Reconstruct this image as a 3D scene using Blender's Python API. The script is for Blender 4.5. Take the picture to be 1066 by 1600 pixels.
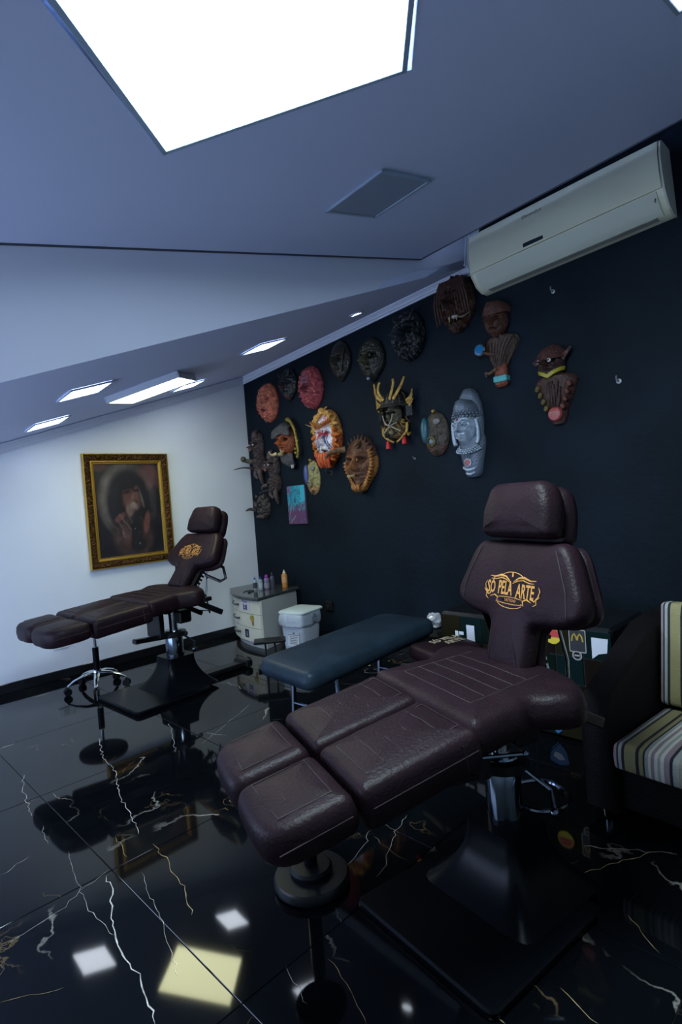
import bpy, bmesh, math, random
from math import sin, cos, pi, sqrt, exp, radians
from mathutils import Vector, Matrix, noise
random.seed(7)
for o in list(bpy.data.objects): bpy.data.objects.remove(o, do_unlink=True)
S = bpy.context.scene
C = S.collection

# ------------------------------------------------------------------ camera, world, exposure
cam = bpy.data.cameras.new('camera'); camo = bpy.data.objects.new('camera', cam); C.objects.link(camo)
cam.sensor_fit = 'VERTICAL'; cam.sensor_height = 36.0; cam.lens = 877.0 / 1600 * 36.0
cam.clip_start = 0.05; cam.clip_end = 60
CAMP = Vector((-3.383, -4.726, 1.25))
RX = Vector((0.7112, -0.6990, -0.0748)); RZ = Vector((-0.7002, -0.7143, 0.0247)).normalized()
RY = RZ.cross(RX).normalized(); RX = RY.cross(RZ)
camo.matrix_world = Matrix(((RX.x, RY.x, RZ.x, CAMP.x), (RX.y, RY.y, RZ.y, CAMP.y), (RX.z, RY.z, RZ.z, CAMP.z), (0, 0, 0, 1)))
S.camera = camo
wd = bpy.data.worlds.new('world'); S.world = wd; wd.use_nodes = True
wd.node_tree.nodes['Background'].inputs[0].default_value = (0.25, 0.36, 0.6, 1)
wd.node_tree.nodes['Background'].inputs[1].default_value = 0.02
S.view_settings.view_transform = 'Standard'; S.view_settings.look = 'None'
S.view_settings.exposure = 0.6; S.view_settings.gamma = 1.0
S.view_settings.use_curve_mapping = False
L_BOX = 32.0        # radiance of the big ceiling light box
L_FILL = 5.2        # unseen window added in the left knee wall as bluish fill light
L_LED = 10.0       # radiance of the small square panels

# ------------------------------------------------------------------ helpers
def s2l(v):
    v /= 255.0
    return v / 12.92 if v <= 0.04045 else ((v + 0.055) / 1.055) ** 2.4
def rgb(r, g, b, k=1.0): return (min(1, s2l(r) * k), min(1, s2l(g) * k), min(1, s2l(b) * k))

MATS = {}
def mat(name, col=(.5, .5, .5), rough=.5, metal=0, bump=0, bscale=40, var=0, vscale=6, emit=None, estr=0, coat=0, spec=.5, alpha=1, vcol=False, trans=0, bdetail=4):
    if name in MATS: return MATS[name]
    m = bpy.data.materials.new(name); m.use_nodes = True; nt = m.node_tree
    b = nt.nodes['Principled BSDF']
    b.inputs['Base Color'].default_value = (*col, 1); b.inputs['Roughness'].default_value = rough
    b.inputs['Metallic'].default_value = metal; b.inputs['Specular IOR Level'].default_value = spec
    b.inputs['Coat Weight'].default_value = coat; b.inputs['Alpha'].default_value = alpha
    b.inputs['Transmission Weight'].default_value = trans
    tc = nt.nodes.new('ShaderNodeTexCoord')
    if emit:
        b.inputs['Emission Color'].default_value = (*emit, 1); b.inputs['Emission Strength'].default_value = estr
    src = None
    if vcol:
        a = nt.nodes.new('ShaderNodeAttribute'); a.attribute_name = 'Col'; src = a.outputs['Color']
        nt.links.new(src, b.inputs['Base Color'])
    if var:
        nz = nt.nodes.new('ShaderNodeTexNoise'); nz.inputs['Scale'].default_value = vscale; nz.inputs['Detail'].default_value = 6
        nt.links.new(tc.outputs['Object'], nz.inputs['Vector'])
        mr = nt.nodes.new('ShaderNodeMapRange'); mr.inputs[1].default_value = .3; mr.inputs[2].default_value = .7
        mr.inputs[3].default_value = 1 - var; mr.inputs[4].default_value = 1 + var
        nt.links.new(nz.outputs['Fac'], mr.inputs[0])
        mx = nt.nodes.new('ShaderNodeVectorMath'); mx.operation = 'SCALE'
        if src: nt.links.new(src, mx.inputs[0])
        else: mx.inputs[0].default_value = col
        nt.links.new(mr.outputs[0], mx.inputs['Scale']); nt.links.new(mx.outputs[0], b.inputs['Base Color'])
    if bump:
        nb = nt.nodes.new('ShaderNodeTexNoise'); nb.inputs['Scale'].default_value = bscale; nb.inputs['Detail'].default_value = bdetail
        nt.links.new(tc.outputs['Object'], nb.inputs['Vector'])
        bp = nt.nodes.new('ShaderNodeBump'); bp.inputs['Strength'].default_value = bump; bp.inputs['Distance'].default_value = .01
        nt.links.new(nb.outputs['Fac'], bp.inputs['Height']); nt.links.new(bp.outputs[0], b.inputs['Normal'])
    MATS[name] = m
    return m

def mat_leather(name, col, rough=.38):
    m = mat(name, col, rough, bump=.22, bscale=120, var=.22, vscale=9, spec=.13); return m

def mat_marble(name='black_marble'):
    if name in MATS: return MATS[name]
    m = mat(name, (.006, .0075, .0095), .045, spec=.28); nt = m.node_tree; N = nt.nodes; b = N['Principled BSDF']
    tc = N.new('ShaderNodeTexCoord'); oi = N.new('ShaderNodeObjectInfo')
    sc = N.new('ShaderNodeVectorMath'); sc.operation = 'MULTIPLY_ADD'
    cx = N.new('ShaderNodeCombineXYZ')
    mu = N.new('ShaderNodeMath'); mu.operation = 'MULTIPLY'; mu.inputs[1].default_value = 37.0
    nt.links.new(oi.outputs['Random'], mu.inputs[0])
    for i in range(3): nt.links.new(mu.outputs[0], cx.inputs[i])
    sc.inputs[1].default_value = (1, 1, 1)
    nt.links.new(tc.outputs['Object'], sc.inputs[0]); nt.links.new(cx.outputs[0], sc.inputs[2])
    def veins(scale, width, dist, col, amount, thr):
        nz = N.new('ShaderNodeTexNoise'); nz.inputs['Scale'].default_value = 3.2 * scale; nz.inputs['Detail'].default_value = 6
        nt.links.new(sc.outputs[0], nz.inputs['Vector'])
        ad = N.new('ShaderNodeVectorMath'); ad.operation = 'MULTIPLY_ADD'; ad.inputs[1].default_value = (dist,) * 3
        nt.links.new(nz.outputs['Color'], ad.inputs[0]); nt.links.new(sc.outputs[0], ad.inputs[2])
        mp = N.new('ShaderNodeMapping'); mp.inputs['Scale'].default_value = (1.0, .42, 1); mp.inputs['Rotation'].default_value = (0, 0, .55)
        nt.links.new(ad.outputs[0], mp.inputs[0])
        vo = N.new('ShaderNodeTexVoronoi'); vo.feature = 'DISTANCE_TO_EDGE'; vo.inputs['Scale'].default_value = scale
        nt.links.new(mp.outputs[0], vo.inputs['Vector'])
        mr = N.new('ShaderNodeMapRange'); mr.inputs[1].default_value = 0; mr.inputs[2].default_value = width; mr.inputs[3].default_value = 1; mr.inputs[4].default_value = 0
        nt.links.new(vo.outputs['Distance'], mr.inputs[0])
        n2 = N.new('ShaderNodeTexNoise'); n2.inputs['Scale'].default_value = 2.0; nt.links.new(sc.outputs[0], n2.inputs['Vector'])
        m2 = N.new('ShaderNodeMapRange'); m2.inputs[1].default_value = thr; m2.inputs[2].default_value = thr + .12
        nt.links.new(n2.outputs['Fac'], m2.inputs[0])
        mm = N.new('ShaderNodeMath'); mm.operation = 'MULTIPLY'; nt.links.new(mr.outputs[0], mm.inputs[0]); nt.links.new(m2.outputs[0], mm.inputs[1])
        m3 = N.new('ShaderNodeMath'); m3.operation = 'MULTIPLY'; m3.inputs[1].default_value = amount; nt.links.new(mm.outputs[0], m3.inputs[0])
        return m3.outputs[0], col
    cur = None
    for out, col in (veins(1.3, .010, .5, (.35, .33, .29), .75, .52), veins(2.6, .012, .35, (.22, .15, .07), .6, .55)):
        mx = N.new('ShaderNodeMix'); mx.data_type = 'RGBA'
        nt.links.new(out, mx.inputs[0]); mx.inputs[7].default_value = (*col, 1)
        if cur is None: mx.inputs[6].default_value = (.0022, .0030, .0042, 1)
        else: nt.links.new(cur, mx.inputs[6])
        cur = mx.outputs[2]
    nt.links.new(cur, b.inputs['Base Color'])
    return m

class MB:
    def __init__(s): s.v = []; s.f = []; s.c = []
    def add(s, v, f, col=None):
        o = len(s.v); s.v += [tuple(p) for p in v]; s.f += [tuple(i + o for i in q) for q in f]
        s.c += [col or (1, 1, 1)] * len(v)
        return s
    def box(s, c, d, R=None, bev=0):
        x, y, z = d[0] / 2, d[1] / 2, d[2] / 2
        if bev:
            b = min(bev, x * .9, y * .9, z * .9)
            pts = []
            for sx in (-1, 1):
                for sy in (-1, 1):
                    for sz in (-1, 1):
                        pts += [(sx * x, sy * (y - b), sz * (z - b)), (sx * (x - b), sy * y, sz * (z - b)), (sx * (x - b), sy * (y - b), sz * z)]
            bm = bmesh.new(); vs = [bm.verts.new(p) for p in pts]; bmesh.ops.convex_hull(bm, input=vs)
            bm.verts.index_update(); V = [v.co.copy() for v in bm.verts]; F = [tuple(v.index for v in f.verts) for f in bm.faces]; bm.free()
        else:
            V = [Vector((sx * x, sy * y, sz * z)) for sx in (-1, 1) for sy in (-1, 1) for sz in (-1, 1)]
            F = [(0, 1, 3, 2), (4, 6, 7, 5), (0, 4, 5, 1), (2, 3, 7, 6), (0, 2, 6, 4), (1, 5, 7, 3)]
        c = Vector(c)
        return s.add([((R @ v) if R else v) + c for v in V], F)
    def tube(s, pts, r, n=8, cap=True, flat=1.0):
        pts = [Vector(p) for p in pts]; rs = r if isinstance(r, (list, tuple)) else [r] * len(pts)
        rings = []; up = None
        for i, p in enumerate(pts):
            t = (pts[min(i + 1, len(pts) - 1)] - pts[max(i - 1, 0)])
            t = t.normalized() if t.length > 1e-9 else Vector((0, 0, 1))
            if up is None:
                up = Vector((0, 0, 1)) if abs(t.z) < .9 else Vector((1, 0, 0))
            a = t.cross(up)
            if a.length < 1e-6: a = t.orthogonal()
            a.normalize(); b = a.cross(t).normalized(); up = b
            rings.append([p + rs[i] * (cos(k * 2 * pi / n) * a + flat * sin(k * 2 * pi / n) * b) for k in range(n)])
        return s.loft(rings, cap)
    def loft(s, rings, cap=True, closed=True):
        n = len(rings[0]); V = [p for r in rings for p in r]; F = []
        for i in range(len(rings) - 1):
            for k in range(n if closed else n - 1):
                k2 = (k + 1) % n
                F.append((i * n + k, i * n + k2, (i + 1) * n + k2, (i + 1) * n + k))
        if cap:
            F.append(tuple(range(n))[::-1]); F.append(tuple((len(rings) - 1) * n + k for k in range(n)))
        return s.add(V, F)
    def lathe(s, prof, c=(0, 0, 0), n=24, cap=True):
        return s.loft([[Vector((c[0] + r * cos(k * 2 * pi / n), c[1] + r * sin(k * 2 * pi / n), c[2] + z)) for k in range(n)] for r, z in prof], cap)
    def prism(s, poly, z0, z1):
        return s.loft([[Vector((x, y, z0)) for x, y in poly], [Vector((x, y, z1)) for x, y in poly]])
    def sphere(s, c, r, n=12, m=8):
        r = r if isinstance(r, (tuple, list)) else (r, r, r)
        rings = [[Vector((c[0] + r[0] * sin(pi * (i + .02) / (m + .04)) * cos(k * 2 * pi / n), c[1] + r[1] * sin(pi * (i + .02) / (m + .04)) * sin(k * 2 * pi / n), c[2] - r[2] * cos(pi * (i + .02) / (m + .04)))) for k in range(n)] for i in range(m + 1)]
        return s.loft(rings)
    def build(s, name, m, parent=None, smooth=False, angle=40, loc=None, mw=None, recalc=True, vcol=False):
        me = bpy.data.meshes.new(name); me.from_pydata(s.v, [], s.f); me.update()
        if recalc:
            bm = bmesh.new(); bm.from_mesh(me); bmesh.ops.recalc_face_normals(bm, faces=bm.faces); bm.to_mesh(me); bm.free()
        if vcol:
            at = me.color_attributes.new('Col', 'FLOAT_COLOR', 'POINT')
            for i, c in enumerate(s.c): at.data[i].color = (*c, 1)
        if m: me.materials.append(m)
        if smooth:
            me.polygons.foreach_set('use_smooth', [True] * len(me.polygons)); me.set_sharp_from_angle(angle=radians(angle))
        o = bpy.data.objects.new(name, me); C.objects.link(o)
        if parent: o.parent = parent
        if mw is not None: o.matrix_local = mw
        elif loc is not None: o.location = loc
        return o

def empty(name, loc=(0, 0, 0), rz=0, mw=None):
    o = bpy.data.objects.new(name, None); C.objects.link(o); o.empty_display_size = .1
    if mw is not None: o.matrix_world = mw
    else: o.location = loc; o.rotation_euler = (0, 0, rz)
    return o
def tag(o, label, cat, group=None):
    o['label'] = label; o['category'] = cat
    if group: o['group'] = group
    return o
def struct(o): o['kind'] = 'structure'; return o
def thing(name, label, cat, loc=(0, 0, 0), rz=0, group=None, mw=None): return tag(empty(name, loc, rz, mw), label, cat, group)

def rpoly(pts, rad, seg=5):
    out = []; n = len(pts); rad = rad if isinstance(rad, (list, tuple)) else [rad] * n
    for i in range(n):
        p = Vector(pts[i]); a = Vector(pts[i - 1]) - p; b = Vector(pts[(i + 1) % n]) - p
        r = min(rad[i], a.length * .49, b.length * .49)
        p0 = p + a.normalized() * r; p1 = p + b.normalized() * r
        if r < 1e-5: out.append((p.x, p.y)); continue
        for k in range(seg + 1):
            t = k / seg; q = (1 - t) ** 2 * p0 + 2 * t * (1 - t) * p + t * t * p1
            out.append((q.x, q.y))
    return out
def resample(poly, step):
    out = []
    n = len(poly)
    for i in range(n):
        a = Vector(poly[i]); b = Vector(poly[(i + 1) % n]); k = max(1, int((b - a).length / step))
        for j in range(k):
            q = a.lerp(b, j / k); out.append((q.x, q.y))
    return out
def inset(poly, d):
    n = len(poly); out = []
    area = sum(poly[i][0] * poly[(i + 1) % n][1] - poly[(i + 1) % n][0] * poly[i][1] for i in range(n))
    sg = 1 if area > 0 else -1
    for i in range(n):
        a = Vector(poly[i - 1]); b = Vector(poly[(i + 1) % n]); t = (b - a)
        if t.length < 1e-9: out.append(poly[i]); continue
        t.normalize(); nn = Vector((-t.y, t.x)) * sg
        q = Vector(poly[i]) + nn * d; out.append((q.x, q.y))
    return out
def pad(poly, z0, z1, r=.022, puff=.012, mb=None, wob=0.0, seed=0):
    """soft upholstered pad over a plan outline, rounded on top and bottom"""
    poly = resample(poly, .03); mb = mb or MB(); rings = []
    def ring(p, z): return [Vector((x, y, z + (wob * noise.noise(Vector((x * 22 + seed, y * 22, z * 22))) if wob else 0))) for x, y in p]
    rb = r * .55
    rings.append(ring(inset(poly, rb), z0))
    for a in (45, 80): rings.append(ring(inset(poly, rb * (1 - sin(radians(a)))), z0 + rb * (1 - cos(radians(a)))))
    rings.append(ring(inset(poly, -.003), (z0 + z1) / 2))
    for a in (0, 22, 45, 68, 88): rings.append(ring(inset(poly, r * (1 - cos(radians(a)))), z1 - r + r * sin(radians(a))))
    base = inset(poly, r)
    cx = sum(p[0] for p in base) / len(base); cy = sum(p[1] for p in base) / len(base)
    for k, h in ((.86, .35), (.66, .7), (.4, .92), (.15, 1)):
        rings.append([Vector((cx + (x - cx) * k, cy + (y - cy) * k, z1 + puff * h + (wob * .6 * noise.noise(Vector((x * k * 16 + seed, y * k * 16, 3))) if wob else 0))) for x, y in base])
    return mb.loft(rings)

def text_mb(txt, size=1.0, extrude=0.0, xs=1.0, ys=1.0, shear=0.0, font_bold=False):
    cu = bpy.data.curves.new('t', 'FONT'); cu.body = txt; cu.size = size; cu.extrude = extrude; cu.align_x = 'CENTER'; cu.align_y = 'CENTER'; cu.resolution_u = 2
    cu.shear = shear
    if font_bold: cu.offset = size * .02
    o = bpy.data.objects.new('t', cu); C.objects.link(o)
    dg = bpy.context.evaluated_depsgraph_get(); me = bpy.data.meshes.new_from_object(o.evaluated_get(dg))
    V = [Vector((v.co.x * xs, v.co.y * ys, v.co.z)) for v in me.vertices]; F = [tuple(p.vertices) for p in me.polygons]
    bpy.data.objects.remove(o); bpy.data.meshes.remove(me); bpy.data.curves.remove(cu)
    return V, F
def text_obj(txt, m, parent, mw, size, extrude=.0006, xs=1, ys=1, name='lettering', shear=0, bold=False):
    V, F = text_mb(txt, size, extrude, xs, ys, shear, bold); b = MB(); b.add(V, F)
    return b.build(name, m, parent, mw=mw, recalc=False)

def frame_mat(o, a, b, d):
    a, b, d = Vector(a), Vector(b), Vector(d)
    return Matrix(((a.x, b.x, d.x, o[0]), (a.y, b.y, d.y, o[1]), (a.z, b.z, d.z, o[2]), (0, 0, 0, 1)))
def wallB(y, z, x=0.0): return frame_mat((x, y, z), (0, -1, 0), (0, 0, 1), (-1, 0, 0))   # local x right, y up, z out of the dark wall
def wallA(x, z, y=0.0): return frame_mat((x, y, z), (1, 0, 0), (0, 0, 1), (0, -1, 0))

# ------------------------------------------------------------------ materials
WHITEP = mat('white_wall_paint', (.66, .72, .80), .6, bump=.05, bscale=60, var=.03, vscale=2)
CEILP = mat('ceiling_paint', (.62, .69, .93), .7, bump=.03, bscale=90)
DARKP = mat('dark_wall_paint', (.0038, .0086, .0150), .7, bump=.35, bscale=26, var=.35, vscale=2.2, spec=.12)
CORN = mat('cornice_plaster', (.60, .65, .76), .5)
BASEM = mat('baseboard_stone', (.008, .009, .011), .12, var=.4, vscale=5)
def scuffs(m):
    nt = m.node_tree; N = nt.nodes; b = N['Principled BSDF']; src = b.inputs['Base Color'].links[0].from_socket
    ge = N.new('ShaderNodeNewGeometry'); nz = N.new('ShaderNodeTexNoise'); nz.inputs['Scale'].default_value = 75; nz.inputs['Detail'].default_value = 3
    nt.links.new(ge.outputs['Position'], nz.inputs['Vector'])
    th = N.new('ShaderNodeMapRange'); th.inputs[1].default_value = .60; th.inputs[2].default_value = .68; nt.links.new(nz.outputs['Fac'], th.inputs[0])
    ds = N.new('ShaderNodeVectorMath'); ds.operation = 'DISTANCE'; ds.inputs[1].default_value = (0, -2.33, 2.0); nt.links.new(ge.outputs['Position'], ds.inputs[0])
    fd = N.new('ShaderNodeMapRange'); fd.inputs[1].default_value = .06; fd.inputs[2].default_value = .24; fd.inputs[3].default_value = .5; fd.inputs[4].default_value = 0; nt.links.new(ds.outputs['Value'], fd.inputs[0])
    mm = N.new('ShaderNodeMath'); mm.operation = 'MULTIPLY'; nt.links.new(th.outputs[0], mm.inputs[0]); nt.links.new(fd.outputs[0], mm.inputs[1])
    mx = N.new('ShaderNodeMix'); mx.data_type = 'RGBA'; nt.links.new(mm.outputs[0], mx.inputs[0]); nt.links.new(src, mx.inputs[6]); mx.inputs[7].default_value = (.045, .055, .065, 1)
    nt.links.new(mx.outputs[2], b.inputs['Base Color'])
scuffs(DARKP)
GROUT = mat('grout', (.02, .02, .022), .8)
LEATHER = mat_leather('brown_leather', (.0120, .0056, .0084), .44)
LEATHB = mat_leather('blue_black_vinyl', (.012, .022, .034), .40)
STITCH = mat('stitching', (.021, .013, .014), .7)
CHROME = mat('chrome', (.75, .8, .86), .12, 1)
DCHR = mat('dark_chrome', (.13, .16, .20), .14, 1)
STEEL = mat('black_steel', (.005, .006, .008), .32, spec=.3, bump=.05, bscale=200)
GLOSSBLK = mat('gloss_black', (.002, .003, .0045), .30, spec=.09)
RUBBER = mat('black_rubber', (.006, .006, .007), .6, spec=.2)
GOLD = mat('gold_thread', (.52, .25, .055), .45, metal=.3, bump=.4, bscale=300)
BLACKM = mat('black_print', (.01, .01, .012), .5)
WHITEM = mat('white_plastic', (.78, .80, .82), .4)

# ------------------------------------------------------------------ setting
def z3(x, y): return 2.55 + .32 * x - .07 * y          # low sloping ceiling over the far half
def z1(x, y): return 2.642 + .22 * x - .07 * y         # hanging ceiling slab over the near half
def fold(x): return -2.70 - .211 * x
YL = -2.578; XE = -.40; XW = -4.2; YR = -6.2; LIFT = .26

# floor: a bed with separate polished tiles
b = MB(); b.box(((XW) / 2, YR / 2, -.03), (-XW, -YR, .05)); floor = struct(b.build('floor', GROUT))
MARB = mat_marble()
T = .80; g = .0025
tb = MB(); tb.box((0, 0, -.004), (T - g, T - g, .008), bev=.0012)
tile0 = None; xs0 = -2.66; ys0 = -2.70
for i in range(-3, 5):
    for j in range(-6, 5):
        x0, x1 = max(XW, xs0 + i * T), min(0, xs0 + (i + 1) * T); y0, y1 = max(YR, ys0 + j * T), min(0, ys0 + (j + 1) * T)
        if x1 - x0 < .02 or y1 - y0 < .02: continue
        if abs(x1 - x0 - T) < 1e-6 and abs(y1 - y0 - T) < 1e-6 and tile0:
            o = bpy.data.objects.new('tile', tile0.data); C.objects.link(o); o.parent = floor
        elif abs(x1 - x0 - T) < 1e-6 and abs(y1 - y0 - T) < 1e-6:
            o = tile0 = tb.build('tile', MARB, floor)
        else:
            q = MB(); q.box((0, 0, -.004), (x1 - x0 - g, y1 - y0 - g, .008), bev=.0012); o = q.build('tile', MARB, floor)
        o.location = ((x0 + x1) / 2, (y0 + y1) / 2, 0)
        o.rotation_euler = (random.uniform(-.0007, .0007), random.uniform(-.0007, .0007), 0)
# the boldest pale veins, flush inlays that show in the stone
VEINM = mat('pale_vein', (.42, .40, .36), .12, var=.5, vscale=30)
VEING = mat('gold_vein', (.30, .22, .11), .12, var=.5, vscale=30)
def vein(pts, wid, m, seed):
    P = []; rnd = random.Random(seed)
    for (ax, ay), (bx, by) in zip(pts[:-1], pts[1:]):
        n = max(3, int(sqrt((bx - ax) ** 2 + (by - ay) ** 2) / .022))
        for k in range(n): P.append((ax + (bx - ax) * k / n + rnd.uniform(-.007, .007), ay + (by - ay) * k / n + rnd.uniform(-.007, .007)))
    P.append(pts[-1]); q = MB(); L = []; R_ = []
    for k, p in enumerate(P):
        a = Vector(P[max(0, k - 1)]); c = Vector(P[min(len(P) - 1, k + 1)]); t = (c - a).normalized(); nn = Vector((-t.y, t.x))
        ww = wid * (.35 + .9 * abs(noise.noise(Vector((k * .31, seed, 0))))) * (1 if 0 < k < len(P) - 1 else .1)
        L.append((p[0] + nn.x * ww, p[1] + nn.y * ww, .0012)); R_.append((p[0] - nn.x * ww, p[1] - nn.y * ww, .0012))
    V = L + R_; n = len(P)
    q.add(V, [(i, i + 1, n + i + 1, n + i) for i in range(n - 1)])
    return q.build('vein', m, floor, recalc=False)
vein([(-2.227, -1.462), (-2.306, -1.71), (-2.338, -1.95), (-2.426, -2.218), (-2.463, -2.412), (-2.5, -2.564)], 0.0027, VEINM, 1)
vein([(-2.691, -2.72), (-2.701, -2.808), (-2.733, -2.862), (-2.774, -3.0), (-2.802, -3.112), (-2.798, -3.206), (-2.82, -3.327), (-2.834, -3.384)], 0.0034, VEINM, 2)
vein([(-2.489, -2.668), (-2.507, -2.813), (-2.527, -2.88), (-2.537, -2.983), (-2.587, -3.124)], 0.0018, VEING, 3)
vein([(-2.565, -2.496), (-2.593, -2.677)], 0.0014, VEING, 4)
vein([(-2.645, -1.595), (-2.691, -1.736), (-2.713, -1.889), (-2.74, -2.059)], 0.0018, VEINM, 5)
vein([(-2.733, -2.18), (-2.763, -2.345)], 0.0014, VEINM, 6)
vein([(-2.422, -3.56), (-2.44, -3.662), (-2.47, -3.725), (-2.494, -3.775)], 0.0018, VEING, 7)
vein([(-2.511, -3.503), (-2.547, -3.596), (-2.551, -3.627)], 0.0011, VEINM, 8)
vein([(-1.914, -3.257), (-1.996, -3.303), (-2.118, -3.331)], 0.0014, VEINM, 9)
vein([(-1.751, -3.301), (-1.888, -3.348), (-2.029, -3.43), (-2.096, -3.449)], 0.0014, VEINM, 10)
vein([(-1.846, -3.235), (-1.864, -3.359)], 0.0011, VEING, 11)
vein([(-1.936, -3.293), (-1.963, -3.402), (-1.964, -3.483)], 0.001, VEING, 12)
vein([(-1.529, -3.897), (-1.453, -4.02), (-1.389, -4.143)], 0.0018, VEINM, 13)
vein([(-1.734, -3.914), (-1.567, -3.999), (-1.431, -4.075)], 0.0018, VEING, 14)
vein([(-1.762, -4.104), (-1.845, -4.222)], 0.0016, VEING, 15)
vein([(-2.105, -4.07), (-2.143, -4.179)], 0.002, VEING, 16)
vein([(-2.089, -3.882), (-2.082, -3.946)], 0.0014, VEING, 17)
vein([(-2.275, -3.99), (-2.281, -4.02)], 0.0018, VEING, 18)
vein([(-2.725, -2.455), (-2.763, -2.658), (-2.793, -2.821), (-2.781, -3.018)], 0.001, VEINM, 19)
vein([(-1.911, -2.036), (-1.403, -1.768)], 0.0014, VEINM, 20)
vein([(-3.081, -3.008), (-2.948, -3.092)], 0.0009, VEING, 21)
vein([(-1.869, -1.602), (-1.975, -1.841), (-2.042, -2.009)], 0.0023, VEINM, 22)
vein([(-2.601, -2.8), (-2.646, -3.011), (-2.725, -3.297)], 0.001, VEINM, 23)
vein([(-3.01, -2.799), (-2.865, -2.774), (-2.755, -2.718), (-2.662, -2.687)], 0.0011, VEINM, 24)
vein([(-2.941, -2.409), (-2.834, -2.367)], 0.001, VEINM, 25)
# walls
def quadwall(name, pts, m, th):
    q = MB(); P = [Vector(p) for p in pts]; n = (P[1] - P[0]).cross(P[2] - P[0]).normalized() * th
    q.loft([P, [p + n for p in P]]); return struct(q.build(name, m))
quadwall('wall_back', [(XW, 0, -.03), (0, 0, -.03), (0, 0, 3.1), (XW, 0, 3.1)], WHITEP, -.08)
quadwall('wall_right', [(0, .08, -.03), (0, YR, -.03), (0, YR, 3.6), (0, .08, 3.6)], DARKP, -.08)
quadwall('wall_front', [(XW, YR, -.03), (0, YR, -.03), (0, YR, 3.6), (XW, YR, 3.6)], WHITEP, .08)
# low knee wall on the left with a glowing window added to brighten the ceiling (outside the frame)
WY0, WY1, WZ0, WZ1 = -3.0, -.25, .35, 1.20
q = MB()
for y0, y1, za, zb in ((YR, WY0, -.03, 3.1), (WY1, 0, -.03, 3.1), (WY0, WY1, -.03, WZ0), (WY0, WY1, WZ1, 3.1)):
    q.box((XW - .04, (y0 + y1) / 2, (za + zb) / 2), (.08, y1 - y0, zb - za))
struct(q.build('wall_left', WHITEP))
q = MB(); fw = .05; ym = (WY0 + WY1) / 2
for y0, y1, za, zb in ((WY0, WY0 + fw, WZ0, WZ1), (WY1 - fw, WY1, WZ0, WZ1), (WY0, WY1, WZ0, WZ0 + fw), (WY0, WY1, WZ1 - fw, WZ1), (ym - .025, ym + .025, WZ0, WZ1)):
    q.box((XW - .03, (y0 + y1) / 2, (za + zb) / 2), (.05, y1 - y0, zb - za))
fill_win = struct(q.build('fill_window_1', mat('fill_window_frame', (.5, .52, .55), .4)))
for y0, y1 in ((WY0 + fw, ym - .025), (ym + .025, WY1 - fw)):
    q = MB(); q.box((XW - .045, (y0 + y1) / 2, (WZ0 + WZ1) / 2), (.006, y1 - y0, WZ1 - WZ0 - 2 * fw))
    q.build('fill_pane', mat('fill_pane_glow', (.8, .85, .9), .3, emit=(.52, .66, 1.0), estr=L_FILL), fill_win)
# low ceiling
q = MB(); ys = [0, -.9, -1.8, None]
low = [(0, 0), (XW, 0), (XW, fold(XW)), (0, fold(0))]
q.loft([[Vector((x, y, z3(x, y))) for x, y in low], [Vector((x, y, z3(x, y) + .05)) for x, y in low]]); struct(q.build('ceiling', CEILP))
# bulkhead face between the low ceiling and the hanging slab
q = MB(); V = []; n = 42
for k in range(n + 1):
    x = XW + (0 - XW) * k / n; yf = fold(x); yt = YL + .03 if x < XE else min(YL + .03, yf)
    for f in (0, .25, .5, .75, 1): V.append((x, yf + (yt - yf) * f, z3(x, yf) + (z1(x, YL) + .008 - z3(x, yf)) * f))
    V.append((x, yt + .002, z1(x, YL) + .34))
q.add(V, [(6 * k + a, 6 * k + 6 + a, 6 * k + 7 + a, 6 * k + 1 + a) for k in range(n) for a in range(5)])
struct(q.build('wall_bulkhead', mat('bulkhead_paint', (.72, .76, .92), .6), None, True))
# hanging slab with a diamond opening for the light box
V0 = Vector((-2.511, -3.196)); V1 = Vector((-2.022, -3.762)); ed = Vector((-.757, -.654)) * .75; V2 = V1 + ed; V3 = V0 + ed
dm = [V0, V1, V2, V3]; oc = [(XW, YL), (XE, YL), (XE, YR), (XW, YR)]
P = [(x, y, z1(x, y)) for x, y in oc] + [(p.x, p.y, z1(p.x, p.y)) for p in dm]
P2 = [(x, y, z + .03) for x, y, z in P]
tri = [(0, 1, 4), (1, 5, 4), (1, 2, 5), (2, 6, 5), (2, 3, 6), (3, 7, 6), (3, 0, 7), (0, 4, 7)]
q = MB(); q.add(P + P2, tri + [tuple(8 + i for i in t[::-1]) for t in tri] + [(0, 8, 9, 1), (1, 9, 10, 2), (2, 10, 11, 3), (3, 11, 8, 0), (4, 5, 13, 12), (5, 6, 14, 13), (6, 7, 15, 14), (7, 4, 12, 15)])
struct(q.build('ceiling_slab', CEILP))
GAPSHADE = mat('painted_gap_shadow', (.06, .075, .11), .6)  # dark strips along the slab edges, painting in the shadow of the gap
q = MB(); q.tube([(XW, YL + .006, z1(XW, YL) + .002), (XE + .006, YL + .006, z1(XE, YL) + .002)], .0075, 6); struct(q.build('shadow_line_4', GAPSHADE))
q = MB(); q.tube([(XE + .006, YL + .006, z1(XE, YL) + .002), (XE + .006, YR, z1(XE, YR) + .002)], .0075, 6); struct(q.build('shadow_line_5', GAPSHADE))
# upper ceiling over the slab
up = [(0, YL + .16), (XW, YL + .16), (XW, YR), (0, YR)]
q = MB(); q.loft([[Vector((x, y, z1(x, y) + LIFT)) for x, y in up], [Vector((x, y, z1(x, y) + LIFT + .05)) for x, y in up]]); struct(q.build('ceiling_upper', CEILP))
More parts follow.
